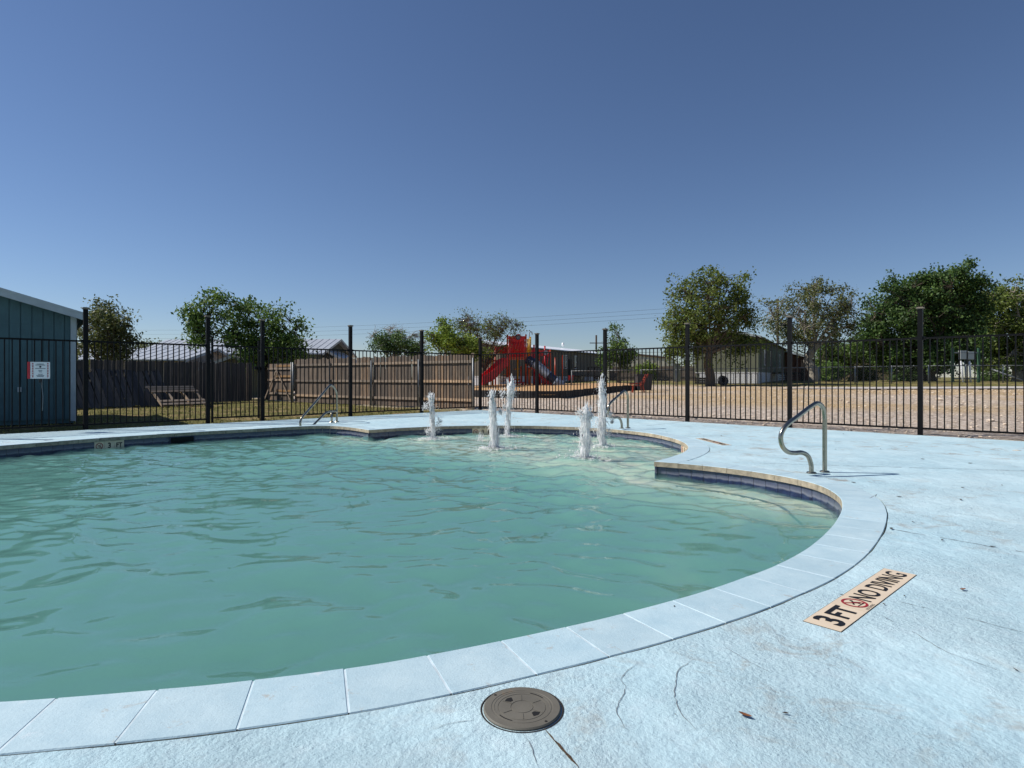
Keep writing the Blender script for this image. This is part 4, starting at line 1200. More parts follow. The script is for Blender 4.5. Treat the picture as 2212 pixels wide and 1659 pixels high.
for ji, ((jx, jy), (xd, yb, yt)) in enumerate(zip(jet_pos, JETS)):
    hj = (yb - yt) * jy / F
    prof, drift, blobs = JP[ji]
    root = thing("fountain_jet", (jx, jy, WATER_Z), jlabels[ji], "fountain jet", "white fountain jets on the shallow shelf")
    jr = np.random.default_rng(50 + ji)
    nr, ns = 110, 26
    tt = np.linspace(0, 1, nr); rr = np.interp(tt, [p_[0] for p_ in prof], [p_[1] for p_ in prof]) * 0.60
    ph = jr.random(30) * 6.28
    A2, T2 = np.meshgrid(np.linspace(0, 2 * math.pi, ns, endpoint=False), tt)
    disp = 0.12 * np.sin(2 * A2 + 11 * T2 + ph[0]) + 0.13 * np.sin(3 * A2 - 9 * T2 + ph[1]) * np.sin(7 * T2 + ph[2]) + 0.13 * np.sin(7 * A2 + 6 * T2 + ph[3]) + 0.10 * np.sin(11 * A2 - 13 * T2 + ph[4]) + 0.10 * np.sin(4 * A2 + 38 * T2 + ph[9]) * T2 + jr.normal(0, 0.06, A2.shape)
    rad = rr[:, None] * (1 + disp)
    cxx = jx + drift * tt ** 1.6 + 0.012 * np.sin(9 * tt + ph[5]) + 0.006 * np.sin(31 * tt + ph[8]); cyy = jy + 0.012 * np.sin(8 * tt + ph[6])
    zz = WATER_Z - 0.02 + tt * (hj + 0.02)
    V = np.stack([cxx[:, None] + rad * np.cos(A2), cyy[:, None] + rad * np.sin(A2), zz[:, None] + 0.012 * np.sin(4 * A2 + ph[7])], -1).reshape(-1, 3)
    i0 = np.arange((nr - 1) * ns); Fq = np.c_[i0, (i0 // ns) * ns + (i0 + 1) % ns, (i0 // ns + 1) * ns + (i0 + 1) % ns, i0 + ns]
    inst("water_column", np_mesh("water_column", V, Fq, M_foam, True), root)
    # torn threads of water peeling off the column
    sb_ = MB()
    for _ in range(120):
        t_ = jr.random() ** 0.8; a_ = jr.random() * 6.28
        r_a = np.interp(t_, [p_[0] for p_ in prof], [p_[1] for p_ in prof])
        L_ = jr.uniform(.05, .22) * hj; out_ = jr.uniform(.0, .05) * (1.3 - t_) + (0.02 if t_ > .8 else 0)
        x0 = jx + drift * t_ ** 1.6 + r_a * .75 * math.cos(a_); y0 = jy + r_a * .75 * math.sin(a_); z0_ = WATER_Z + t_ * hj
        dn = -1 if jr.random() < .6 else 1
        pts_ = [(x0, y0, z0_), (x0 + out_ * .6 * math.cos(a_) + jr.normal(0, .006), y0 + out_ * .6 * math.sin(a_), z0_ + dn * L_ * .45), (x0 + out_ * math.cos(a_) + jr.normal(0, .01), y0 + out_ * math.sin(a_), max(WATER_Z, min(z0_ + dn * L_, WATER_Z + hj)))]
        w_ = jr.uniform(.004, .011)
        sb_.tube(catmull(pts_, .03), list(np.linspace(w_, .0015, len(catmull(pts_, .03)))), 4, cap=False)
    tag(sb_.build("water_threads", M_foam, root), kind="stuff")
    # droplets and torn lobes
    VV, FF, nb = [], [], 0
    def drop(c, r_, st):
        global_v = proto[jr.integers(0, 12)][0] * np.array([1, 1.33, 2.0]) * r_
        global_v = global_v * np.array([1, 1, st])
        return global_v + np.asarray(c)
    f0 = proto[0][1]
    def emit(c, r_, st=1.0):
        global nb
        VV.append(drop(c, r_, st)); FF.append(f0 + nb); nb += 12
    for (bx, bt, br) in blobs:
        for _ in range(100):
            o3 = jr.normal(0, 1, 3) * np.array([br * .55, br * .45, br * .8])
            emit((jx + bx + o3[0], jy + o3[1], WATER_Z + bt * hj + o3[2]), jr.uniform(.002, .006) * (1.6 if jr.random() < .15 else 1), jr.uniform(1.0, 4.0))
    for _ in range(320):
        t_ = jr.random(); sd = jr.normal(0, 1) * (0.05 + 0.05 * (1 - t_))
        emit((jx + drift * t_ ** 1.6 + sd * 1.3, jy + jr.normal(0, .06), WATER_Z + t_ * hj * 0.96), jr.uniform(.002, .006), jr.uniform(.8, 3.5))
    tag(inst("spray_drops", np_mesh("spray_drops", np.vstack(VV), np.vstack(FF), M_foam, True), root), kind="stuff")
    VV, FF, nb = [], [], 0
    for _ in range(420):
        a = jr.random() * 6.28; d_ = abs(jr.normal(0, .17)) + .03
        emit((jx + d_ * math.cos(a), jy + d_ * math.sin(a), WATER_Z + jr.uniform(-.004, .016) + max(0, .05 - d_ * .3) * jr.random()), jr.uniform(.005, .017), jr.uniform(.2, .8))
    tag(inst("splash_foam", np_mesh("splash_foam", np.vstack(VV), np.vstack(FF), M_foam, True), root), kind="stuff")
# ------------------------------------------------------------------ trees
def leaf_material(name, cols, trans=0.35):
    m, nt, p = M_(name)
    geo = nt.nodes.new("ShaderNodeNewGeometry")
    v = objcoord(nt)
    isl = geo.outputs["Random Per Island"]
    c = ramp(nt, isl, [(0.0, cols[0]), (0.5, cols[1]), (1.0, cols[2])])
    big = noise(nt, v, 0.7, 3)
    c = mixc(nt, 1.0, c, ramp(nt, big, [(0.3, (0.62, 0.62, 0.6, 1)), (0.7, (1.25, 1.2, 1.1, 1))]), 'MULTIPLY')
    nt.links.new(c, p.inputs["Base Color"])
    p.inputs["Roughness"].default_value = 0.55; p.inputs["Specular IOR Level"].default_value = 0.3
    tl = nt.nodes.new("ShaderNodeBsdfTranslucent"); nt.links.new(c, tl.inputs[0])
    mx = nt.nodes.new("ShaderNodeMixShader"); mx.inputs[0].default_value = trans
    nt.links.new(p.outputs[0], mx.inputs[1]); nt.links.new(tl.outputs[0], mx.inputs[2])
    nt.links.new(mx.outputs[0], nt.nodes["Material Output"].inputs["Surface"])
    return m
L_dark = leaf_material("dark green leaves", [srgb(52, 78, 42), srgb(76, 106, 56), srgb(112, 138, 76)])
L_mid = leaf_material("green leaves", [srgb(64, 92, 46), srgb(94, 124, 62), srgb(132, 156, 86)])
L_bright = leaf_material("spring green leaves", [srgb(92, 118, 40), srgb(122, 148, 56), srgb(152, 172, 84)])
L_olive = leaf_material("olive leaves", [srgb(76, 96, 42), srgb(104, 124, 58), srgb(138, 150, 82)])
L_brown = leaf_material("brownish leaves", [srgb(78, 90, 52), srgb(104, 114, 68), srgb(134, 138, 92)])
M_bark = simple("grey bark", srgb(92, 82, 70), 0.95, 0, 0.3, 8, 0.8, 20, 0.03, False)
M_palebark = simple("pale bark", srgb(150, 142, 128), 0.95, 0, 0.25, 6, 0.8, 18, 0.03, False)

def tree(label, base, fork, lobes, leaf, ls, per, mat, tr, bark=M_bark, seed=0, spread=0.55, group=None, name="tree", cat="tree", lean=(0, 0), limbs=True, bare=0.0):
    """base (x,y,z); fork height; lobes: (dx,dy,z,rx,ry,rz,clumps) relative to base"""
    g = np.random.default_rng(seed); b0 = np.array(base, float)
    root = thing(name, tuple(b0), label, cat, group)
    tb = MB()
    fk = b0 + np.array([lean[0], lean[1], fork])
    pts = [b0 + np.array([0, 0, -0.1]), b0 + (fk - b0) * 0.3 + g.normal(0, tr * .4, 3) * [1, 1, 0], b0 + (fk - b0) * 0.65 + g.normal(0, tr * .4, 3) * [1, 1, 0], fk]
    pc = catmull(pts, max(0.2, fork / 8))
    tb.tube(pc, list(np.linspace(tr * 1.25, tr * 0.85, len(pc))), 9)
    leaves = []
    for (dx, dy, z, rx, ry, rz, nc) in lobes:
        c = b0 + np.array([dx, dy, z]); rad3 = np.array([rx, ry, rz])
        nodes = []
        nl = max(3, int(nc / 14))
        for q_ in range(nl):                                    # limbs fanning up from the fork
            u = g.normal(0, 1, 3); u[2] = abs(u[2]) * .8 + .1 if q_ % 3 else u[2]; u /= np.linalg.norm(u)
            e_ = c + u * rad3 * g.uniform(.55, .95)
            m_ = fk + (e_ - fk) * .45 + g.normal(0, .07, 3) * rx + np.array([0, 0, .10 * np.linalg.norm(e_ - fk)])
            lp_ = catmull([fk - np.array([0, 0, .15]), m_, e_], 0.4)
            w0 = tr * (0.5 if q_ == 0 else 0.30)
            tb.tube(lp_, list(np.linspace(w0, tr * 0.05, len(lp_))), 5, cap=False)
            nodes += [p_ for p_ in lp_[len(lp_) // 3:]]
        nodes = np.array(nodes)
        k_ = int(nc * 3.0)
        ns_ = max(6, int(nc / 2.2))
        u = g.normal(0, 1, (ns_, 3)); u /= np.linalg.norm(u, axis=1)[:, None]
        sc_ = c + u * (g.random(ns_) ** 0.38)[:, None] * rad3 * (1.03 + g.normal(0, 0.10, (ns_, 1)))
        cp = sc_[g.integers(0, ns_, k_)] + g.normal(0, 1, (k_, 3)) * rad3 * 0.15
        cp[:, 2] = np.maximum(cp[:, 2], b0[2] + .15)
        for e_ in cp:
            s_ = nodes[np.argmin(((nodes - e_) ** 2).sum(1) + g.random(len(nodes)) * .3 * rx)]
            if limbs:
                m_ = s_ + (e_ - s_) * .5 + g.normal(0, .05, 3) * rx
                tb.tube([s_, m_, e_], [tr * 0.10, tr * 0.06, tr * 0.03], 3, cap=False)
        cpl = cp[g.random(k_) >= bare]
        n_l = g.integers(int(per * .2) + 1, int(per * .62) + 2, len(cpl))
        cs = np.repeat(cpl, n_l, 0)
        leaves.append(cs + g.normal(0, 1, cs.shape) * np.array([spread, spread, spread * .8]) * 0.60)
    tb.build("trunk", bark, root)
    Lc = np.vstack(leaves); n = len(Lc)
    sz = ls * 0.85 * g.uniform(.5, 1.3, n)
    a = g.normal(0, 1, (n, 3)); a /= np.linalg.norm(a, axis=1)[:, None]
    w = g.normal(0, 1, (n, 3)); w = np.cross(a, w); w /= np.linalg.norm(w, axis=1)[:, None]
    V = np.stack([Lc - a * sz[:, None] * .5, Lc + w * sz[:, None] * .30, Lc + a * sz[:, None] * .5, Lc - w * sz[:, None] * .30], 1).reshape(-1, 3)
    V[:, 2] = np.maximum(V[:, 2], b0[2] + .02)
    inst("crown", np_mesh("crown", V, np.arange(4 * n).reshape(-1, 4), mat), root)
    return root

def lobe(xd, yd, Y, b0, rxd, ryd, nc, dyf=0.8, off=0.0):
    k = Y / F
    return (XA(xd, Y) - b0[0], off, ZA(yd, Y) - b0[2], rxd * k, rxd * k * dyf, ryd * k, nc)

# big round tree before the green house
Y_ = 40.0; bx = XA(1534, Y_); b0 = (bx, Y_, gz(bx, Y_))
T = [lobe(1534, 690, Y_, b0, 98, 92, 120), lobe(1475, 700, Y_, b0, 50, 60, 45), lobe(1600, 680, Y_, b0, 45, 62, 42), lobe(1545, 620, Y_, b0, 70, 40, 45), lobe(1480, 755, Y_, b0, 45, 28, 22), lobe(1610, 740, Y_, b0, 45, 30, 26)]
tree("big round olive-green tree standing before the green mobile home", b0, 2.3, T, None, 0.22, 44, L_olive, 0.27, seed=1, spread=0.34, group="trees beyond the dirt lot")
# brownish tree with pale trunk
Y_ = 47.0; bx = XA(1757, Y_); b0 = (bx, Y_, gz(bx, Y_))
T = [lobe(1757, 690, Y_, b0, 90, 68, 95), lobe(1705, 700, Y_, b0, 45, 48, 32), lobe(1815, 690, Y_, b0, 42, 55, 34), lobe(1770, 640, Y_, b0, 60, 28, 30)]
tree("airy brownish-green tree with a pale trunk between the green house and big trees", b0, 2.6, T, None, 0.22, 46, L_brown, 0.33, M_palebark, seed=2, spread=0.42, group="trees beyond the dirt lot", bare=0.1)
# bright green tree behind it
Y_ = 56.0; bx = XA(1835, Y_); b0 = (bx, Y_, gz(bx, Y_))
T = [lobe(1835, 760, Y_, b0, 60, 34, 60), lobe(1790, 775, Y_, b0, 42, 30, 36), lobe(1870, 745, Y_, b0, 32, 38, 26)]
tree("low yellow-green tree behind the pale trunk", b0, 1.8, T, None, 0.26, 60, L_mid, 0.2, seed=3, spread=0.5, group="trees beyond the dirt lot")
# big dark trees
Y_ = 52.0; bx = XA(2010, Y_); b0 = (bx, Y_, gz(bx, Y_))
T = [lobe(2005, 690, Y_, b0, 100, 88, 150), lobe(1920, 710, Y_, b0, 56, 72, 70), lobe(2065, 650, Y_, b0, 58, 72, 75), lobe(1970, 640, Y_, b0, 58, 40, 45), lobe(2000, 775, Y_, b0, 85, 36, 70), lobe(2085, 735, Y_, b0, 40, 60, 40)]
tree("tallest dense dark-green tree beyond the dirt lot", b0, 2.2, T, None, 0.30, 100, L_dark, 0.4, seed=4, spread=0.5, group="trees beyond the dirt lot")
Y_ = 55.0; bx = XA(2200, Y_); b0 = (bx, Y_, gz(bx, Y_))
T = [lobe(2195, 700, Y_, b0, 85, 80, 110), lobe(2145, 690, Y_, b0, 42, 68, 45), lobe(2260, 690, Y_, b0, 60, 80, 60), lobe(2190, 775, Y_, b0, 75, 36, 60)]
tree("broad brown-green tree at the picture's edge beyond the meter rack", b0, 2.4, T, None, 0.30, 92, L_olive, 0.45, M_palebark, seed=5, spread=0.5, group="trees beyond the dirt lot")
# shrubs below
for (xd, yd, rx, ry, Yq, lab, mt, sd) in ((1790, 808, 38, 22, 53, "dark scrubby bush beneath the yellow-green tree", L_mid, 6), (1880, 808, 34, 22, 56, "dark scrubby bush beside the brown shed", L_dark, 7), (1960, 812, 40, 20, 58, "dark bush beneath the tallest tree", L_dark, 8), (2150, 812, 42, 20, 60, "dark bush behind the chain fence by the meter rack", L_mid, 9)):
    bx = XA(xd, Yq); b0 = (bx, Yq, gz(bx, Yq))
    tree(lab, b0, 0.4, [lobe(xd, yd, Yq, b0, rx, ry, 40)], None, 0.26, 50, mt, 0.1, seed=sd, spread=0.4, name="bush", cat="bush", group="bushes along the chain fence")
# small tree before the metal building
Y_ = 50.0; bx = XA(1338, Y_); b0 = (bx, Y_, gz(bx, Y_))
T = [lobe(1335, 745, Y_, b0, 40, 34, 46), lobe(1310, 775, Y_, b0, 24, 28, 20), lobe(1358, 770, Y_, b0, 18, 28, 14)]
tree("small fresh green tree beside the white-roofed mobile home", b0, 1.7, T, None, 0.22, 40, L_mid, 0.14, seed=10, spread=0.36, group="trees beyond the playground")
bx = XA(1393, 62); b0 = (bx, 62, gz(bx, 62))
tree("round spring-green shrub before the beige metal building", b0, 0.6, [lobe(1393, 800, 62, b0, 26, 22, 30)], None, 0.26, 44, L_bright, 0.1, seed=11, spread=0.4, name="bush", cat="bush", group="bushes along the chain fence")
# trees behind the wooden fence
Y_ = 40.0; bx = XA(962, Y_); b0 = (bx, Y_, gz(bx, Y_))
T = [lobe(950, 722, Y_, b0, 34, 30, 34), lobe(975, 745, Y_, b0, 50, 26, 40), lobe(1010, 755, Y_, b0, 40, 18, 24)]
tree("bright yellow-green tree rising behind the wooden fence", b0, 1.6, T, None, 0.20, 50, L_bright, 0.15, seed=12, spread=0.36, group="trees behind the wooden fence")
Y_ = 43.0; bx = XA(1045, Y_); b0 = (bx, Y_, gz(bx, Y_))
T = [lobe(1045, 720, Y_, b0, 72, 46, 120), lobe(1085, 705, Y_, b0, 42, 28, 55), lobe(1005, 705, Y_, b0, 36, 30, 45)]
tree("sparse twiggy tree with small leaves behind the red tower", b0, 1.4, T, None, 0.15, 15, L_olive, 0.2, M_bark, seed=13, spread=0.3, group="trees behind the wooden fence", bare=0.25)
Y_ = 46.0; bx = XA(835, Y_); b0 = (bx, Y_, gz(bx, Y_))
T = [lobe(838, 742, Y_, b0, 40, 26, 44), lobe(890, 752, Y_, b0, 32, 24, 30)]
tree("dark green tree with bare top twigs behind the wooden fence", b0, 1.4, T, None, 0.2, 48, L_dark, 0.18, seed=14, spread=0.36, group="trees behind the wooden fence")
b0 = (XA(845, 48), 48.0, gz(XA(845, 48), 48))
T = [lobe(840, 728, 48, b0, 48, 28, 120), lobe(905, 742, 48, b0, 40, 28, 90)]
tree("leafless twiggy tree crown above the dark green tree", b0, 1.4, T, None, 0.1, 2, L_brown, 0.2, M_palebark, seed=15, spread=0.2, group="trees behind the wooden fence", bare=0.5)
# open green tree beside the yard gate
Y_ = 29.5; bx = XA(572, Y_); b0 = (bx, Y_, gz(bx, Y_))
T = [lobe(480, 682, Y_, b0, 66, 44, 62), lobe(425, 715, Y_, b0, 34, 40, 28), lobe(520, 715, Y_, b0, 40, 36, 24), lobe(600, 705, Y_, b0, 54, 46, 48), lobe(552, 722, Y_, b0, 34, 34, 26), lobe(632, 735, Y_, b0, 32, 42, 26), lobe(548, 765, Y_, b0, 42, 30, 34), lobe(610, 775, Y_, b0, 48, 22, 26)]
tree("leafy green tree with dark forked limbs behind the gate", b0, 1.5, T, None, 0.18, 40, L_mid, 0.17, simple("dark bark", srgb(48, 44, 40), 0.95, 0, 0.3, 8, 0.8, 20, 0.03, False), seed=16, spread=0.30, group="trees behind the wooden fence")
# olive tree beside the shed
Y_ = 31.0; bx = XA(228, Y_); b0 = (bx, Y_, gz(bx, Y_))
T = [lobe(228, 715, Y_, b0, 62, 56, 85), lobe(200, 745, Y_, b0, 40, 40, 34), lobe(265, 745, Y_, b0, 34, 40, 30)]
tree("grey-olive tree standing behind the teal shed's roof", b0, 1.6, T, None, 0.17, 44, L_brown, 0.18, seed=17, spread=0.30, group="trees behind the wooden fence")
for i, (xd, w_) in enumerate(((335, 40), (385, 34))):
    bx = XA(xd, 70); b0 = (bx, 70.0, gz(bx, 70))
    tree("far low olive tree above the white metal roof" + (", beside the leafy green tree" if i else ", beside the grey-olive tree"), b0, 2, [lobe(xd, 755, 70, b0, w_, 18, 40)], None, 0.3, 40, L_brown, 0.2, seed=18 + i, spread=0.5, group="far trees")

# ------------------------------------------------------------------ houses
M_olivewall = simple("sage green siding", srgb(114, 118, 98), 0.8, 0, 0.08, 3, 0.2, 20)
M_whitevinyl = simple("white vinyl skirting", srgb(222, 222, 224), 0.6, 0, 0.06, 4)
M_roofgrey = simple("grey roof shingle", srgb(112, 106, 98), 0.9, 0, 0.2, 8)
M_whiteroof = simple("white metal roof", srgb(246, 247, 248), 0.35, 0.0, 0.04, 3)
M_tanwall = simple("grey-tan siding", srgb(120, 112, 98), 0.8, 0, 0.1, 3)
M_glass = simple("window glass", srgb(40, 48, 56), 0.08, 0, 0.1)
M_beige = simple("beige ribbed metal", srgb(206, 200, 180), 0.5, 0, 0.06, 2)
M_browntrim = simple("brown trim", srgb(92, 72, 58), 0.7, 0, 0.15)
M_oldmetal = simple("pale corrugated roof", srgb(186, 190, 194), 0.4, 0.2, 0.1, 2)
M_darkwood = simple("dark timber", srgb(52, 46, 42), 0.9, 0, 0.2)

def gable_house(name, label, near, dlong, Lg, Wd_, zb, eave, rise, wall, roofm, panel_w, skirt=None, over=0.25, group=None, ribs=False, rib_step=0.5, rib_w=None):
    """near corner; dlong = direction of the long side; the short gable side runs to its left-hand normal"""
    d = np.array(dlong) / np.linalg.norm(dlong)
    root = thing(name, (near[0], near[1], zb), label, "house" if "home" in name or "house" in name else "building", group)
    M = frame((near[0], near[1], zb), d)      # x along the long side, y to the far/left side
    b = MB(); b.box((Lg / 2, Wd_ / 2, eave / 2), (Lg - .1, Wd_ - .1, eave)); inst("wall_core", b.mesh("wall_core", wall), root, M)
    b = MB(); b.add([(0.02, 0.02, eave), (0.02, Wd_ - .02, eave), (0.02, Wd_ / 2, eave + rise), (Lg - .02, 0.02, eave), (Lg - .02, Wd_ - .02, eave), (Lg - .02, Wd_ / 2, eave + rise)], [(0, 2, 1), (3, 4, 5), (0, 3, 5, 2), (1, 2, 5, 4)]); inst("gable_wall", b.mesh("gable_wall", wall), root, M)
    sk = skirt or 0.0
    if panel_w:
        me1 = MB().box((0, 0, (eave + sk) / 2), (panel_w - .03, 0.04, eave - sk)).mesh("wall_panel", wall)
        for i in range(int(Lg / panel_w)): inst("wall_panel", me1, root, M @ Matrix.Translation(((i + .5) * panel_w, 0, 0)))
        for i in range(int(Wd_ / panel_w)): inst("wall_panel", me1, root, M @ Matrix.Translation((0, (i + .5) * Wd_ / int(Wd_ / panel_w), 0)) @ Matrix.Rotation(R(90), 4, 'Z'))
        for c_ in ((0, 0), (0, Wd_), (Lg, 0)):
            b = MB(); b.box((c_[0], c_[1], (eave + sk) / 2), (0.14, 0.14, eave - sk)); inst("corner_trim", b.mesh("corner_trim", wall), root, M)
    if skirt:
        me2 = MB().box((0, 0, sk / 2), (0.36, 0.06, sk - 0.05)).mesh("skirting_panel", M_whitevinyl)
        for i in range(int(Lg / .4)): inst("skirting_panel", me2, root, M @ Matrix.Translation(((i + .5) * .4, -0.03, 0)))
        for i in range(int(Wd_ / .4)): inst("skirting_panel", me2, root, M @ Matrix.Translation((-0.03, (i + .5) * .4, 0)) @ Matrix.Rotation(R(90), 4, 'Z'))
        b = MB(); b.box((Lg / 2, -0.04, sk - .02), (Lg, 0.08, 0.06)); b.box((-0.04, Wd_ / 2, sk - .02), (0.08, Wd_, 0.06)); inst("skirting_rail", b.mesh("skirting_rail", M_whitevinyl), root, M)
    for sgn in (0, 1):
        y0, y1 = (-over, Wd_ / 2) if sgn == 0 else (Wd_ + over, Wd_ / 2)
        z0 = eave - rise * over / (Wd_ / 2); z1 = eave + rise
        b = MB()
        vs_ = [(-over, y0, z0), (Lg + over, y0, z0), (Lg + over, y1, z1), (-over, y1, z1)]
        vs_ += [(x, y, z + .09) for x, y, z in vs_]
        b.add(vs_, [(0, 1, 5, 4), (1, 2, 6, 5), (2, 3, 7, 6), (3, 0, 4, 7), (4, 5, 6, 7), (0, 3, 2, 1)])
        rf = inst("roof", b.mesh("roof", roofm), root, M)
        if ribs:
            n_ = int(Lg / rib_step)
            b = MB()
            for i in range(n_ + 1):
                x = Lg * i / n_
                b.bar((x, y0, z0 + .10), (x, y1, z1 + .10), 0.05, 0.035)
            inst("roof_rib", b.mesh("roof_rib", roofm), rf, M); tag(bpy.data.objects[rf.name], None)
        b = MB(); b.bar((-over - .02, y0, z0 + .02), (-over - .02, y1, z1 + .02), 0.04, 0.16); b.bar((Lg / 2 - Lg / 2, y0 - (0.02 if sgn == 0 else -0.02), z0 + .02), (Lg, y0 - (0.02 if sgn == 0 else -0.02), z0 + .02), 0.16, 0.04)
        inst("fascia", b.mesh("fascia", M_fascia if roofm is not M_roofgrey or True else M_browntrim), rf, M)
    return root, M

def window(root, M, x, z, w, h, side='long'):
    T_ = M @ (Matrix.Translation((x, -0.03, z)) if side == 'long' else Matrix.Translation((-0.03, x, z)) @ Matrix.Rotation(R(-90), 4, 'Z'))
    b = MB()
    for (cx, cz, ww, hh) in ((0, h / 2, w + .1, .07), (0, -h / 2, w + .1, .07), (-w / 2, 0, .07, h), (w / 2, 0, .07, h), (0, 0, w, .05)): b.box((cx, 0, cz), (ww, 0.06, hh))
    o = inst("window", b.mesh("window", M_whitevinyl), root, T_)
    b = MB(); b.box((0, 0.012, 0), (w, 0.02, h)); inst("pane", b.mesh("pane", M_glass), o, T_)

# green single-wide home
zb = gz(17.4, 43.0)
gh, Mh = gable_house("mobile_home", "sage green mobile home with white skirting behind the big round tree", (17.4, 43.0), (.478, .879), 25, 4.3, zb, 3.35, 0.5, M_olivewall, M_roofgrey, 0.61, 0.82)
for x in (4.5, 9, 17): window(gh, Mh, x, 2.0, 0.9, 1.2)
# timber porch with steps
b = MB(); b.box((10.5, -1.3, 0.82), (4.2, 2.4, 0.1))
for x in (8.5, 10.5, 12.5): b.box((x, -2.4, 0.9), (0.1, 0.1, 1.9))
b.box((10.5, -2.4, 1.8), (4.2, 0.07, 0.1))
inst("porch", b.mesh("porch", M_darkwood), gh, Mh)
me_b = MB().box((0, 0, 1.35), (0.05, 0.04, 0.85)).mesh("porch_baluster", M_darkwood)
for i in range(22): inst("porch_baluster", me_b, gh, Mh @ Matrix.Translation((8.5 + i * .19, -2.42, 0)))
for i in range(5):
    b = MB(); b.box((8.1 - i * .3, -1.4, 0.7 - i * .16), (0.3, 1.2, 0.05)); inst("porch_step", b.mesh("porch_step", M_darkwood), gh, Mh)
# white-roofed single-wide home
p0_ = np.array([-0.96, 47.7]); zb = gz(*p0_)
wh, Mw = gable_house("mobile_home", "long grey-tan mobile home with a bright white roof behind the playground", p0_, (.495, .869), 22, 4.4, zb, 3.2, 0.42, M_tanwall, M_whiteroof, 0.61, 0.75, ribs=False)
for x in (12.2, 14.6): window(wh, Mw, x, 2.15, 0.75, 1.25)
window(wh, Mw, 4.5, 2.1, 0.9, 1.1)
b = MB(); b.box((13.2, -0.05, 1.55), (0.9, 0.06, 1.75)); inst("door", b.mesh("door", M_darkwood), wh, Mw)
b = MB(); b.box((15.2, -1.0, 0.78), (3.4, 1.8, 0.1)); b.box((15.2, -1.85, 1.65), (3.4, 0.06, 0.08))
for x in (13.6, 15.2, 16.8): b.box((x, -1.85, 0.85), (0.09, 0.09, 1.65))
b.bar((16.9, -1.85, 1.65), (19.0, -1.85, 0.5), 0.08); b.bar((16.9, -1.4, 0.75), (19.0, -1.4, 0.05), 0.9, 0.06)
inst("porch", b.mesh("porch", M_darkwood), wh, Mw)
b = MB(); b.tube([(16.5, 2.2, 3.9), (16.5, 2.2, 4.25)], 0.12, 10); inst("roof_vent", b.mesh("roof_vent", M_whiteroof), wh, Mw)
b = MB(); b.tube([(6.8, 1.0, 3.4), (6.8, 1.0, 4.6), (7.0, 1.0, 4.75), (7.3, 1.0, 4.72), (7.38, 1.0, 4.5)], 0.05, 8); inst("vent_pipe", b.mesh("vent_pipe", M_galv), wh, Mw)
# beige ribbed metal building
nc_ = np.array([XA(1449, 78), 78.0]); dl = np.array([.30, .954]); zb = 0.5
mbld, Mm = gable_house("metal_building", "beige ribbed metal building far behind the small tree", nc_, dl, 16, 13.0, zb, 3.0, 0.75, M_beige, M_oldmetal, 0, None, 0.1)
me_r = MB().box((0, 0, 1.5), (0.34, 0.12, 3.0)).mesh("wall_rib", M_beige)
for i in range(20): inst("wall_rib", me_r, mbld, Mm @ Matrix.Translation((-0.03, 0.3 + i * .65, 0)) @ Matrix.Rotation(R(90), 4, 'Z'))
b = MB(); b.bar((-.14, -.1, 3.02), (-.14, 6.5, 3.78), 0.06, 0.22); b.bar((-.14, 6.5, 3.78), (-.14, 13.1, 3.02), 0.06, 0.22); inst("brown_fascia", b.mesh("brown_fascia", M_browntrim), mbld, Mm)
# houses behind the left wooden fence
nc_ = np.array([XA(505, 40), 40.0]); zb = gz(*nc_)
hw, Mx = gable_house("low_house", "low building with a long white metal roof behind the dark fence", nc_, (-1, -.05), 14, 7.0, zb, 2.0, 0.7, simple("pale block wall", srgb(168, 160, 150), 0.9), M_oldmetal, 0, None, 0.4, ribs=True, rib_step=0.6)
nc_ = np.array([XA(500, 33), 33.0]); dl = np.array([-.25, .97])
hs, Mx = gable_house("yard_building", "olive metal shed with a low gable behind the gate", np.array([XA(566, 33), 33.0]), dl, 5, 3.0, gz(*nc_) - .2, 1.75, 0.65, simple("olive metal", srgb(96, 96, 78), 0.7), M_roofgrey, 0.3, None, 0.15)
nc_ = np.array([XA(233, 36), 36.0])
ht, Mx = gable_house("small_house", "tan gabled house corner beside the grey-olive tree", nc_, (-.15, 1), 6, 7.5, gz(*nc_), 1.7, 1.55, simple("tan stucco", srgb(168, 138, 112), 0.9), M_roofgrey, 0, None, 0.2)
nc_ = np.array([XA(757, 50), 50.0])
hd, Mx = gable_house("far_house", "house with corrugated pale roof rising behind the wooden fence", nc_, (-1, .05), 13, 7, gz(*nc_), 2.55, 1.1, simple("dark green wall", srgb(86, 92, 84), 0.9), M_oldmetal, 0, None, 0.4, ribs=True, rib_step=0.5)
nc_ = np.array([XA(745, 44), 44.0])
he, Mx = gable_house("far_house", "small dark gable with white fascia behind the wooden fence", nc_, (-.02, 1), 4, 2.6, gz(*nc_), 2.05, 0.75, simple("dark grey wall", srgb(70, 74, 74), 0.9), M_oldmetal, 0, None, 0.3)
# brown brick/timber house glimpses under the trees
nc_ = np.array([XA(1930, 66), 66.0])
hf, Mx = gable_house("far_house", "sunlit cream house side glimpsed beneath the tallest tree", nc_, (.2, .98), 9, 6, gz(*nc_), 2.7, 1.0, simple("cream siding", srgb(206, 184, 148), 0.9), M_roofgrey, 0.4, None, 0.3)
nc_ = np.array([XA(1756, 62), 62.0])
hg, Mx = gable_house("far_house", "dark roofed house with brown walls beyond the porch", nc_, (.478, .879), 10, 7, gz(*nc_), 2.3, 1.0, simple("brown siding", srgb(132, 92, 72), 0.9), M_roofgrey, 0.4, None, 0.3)
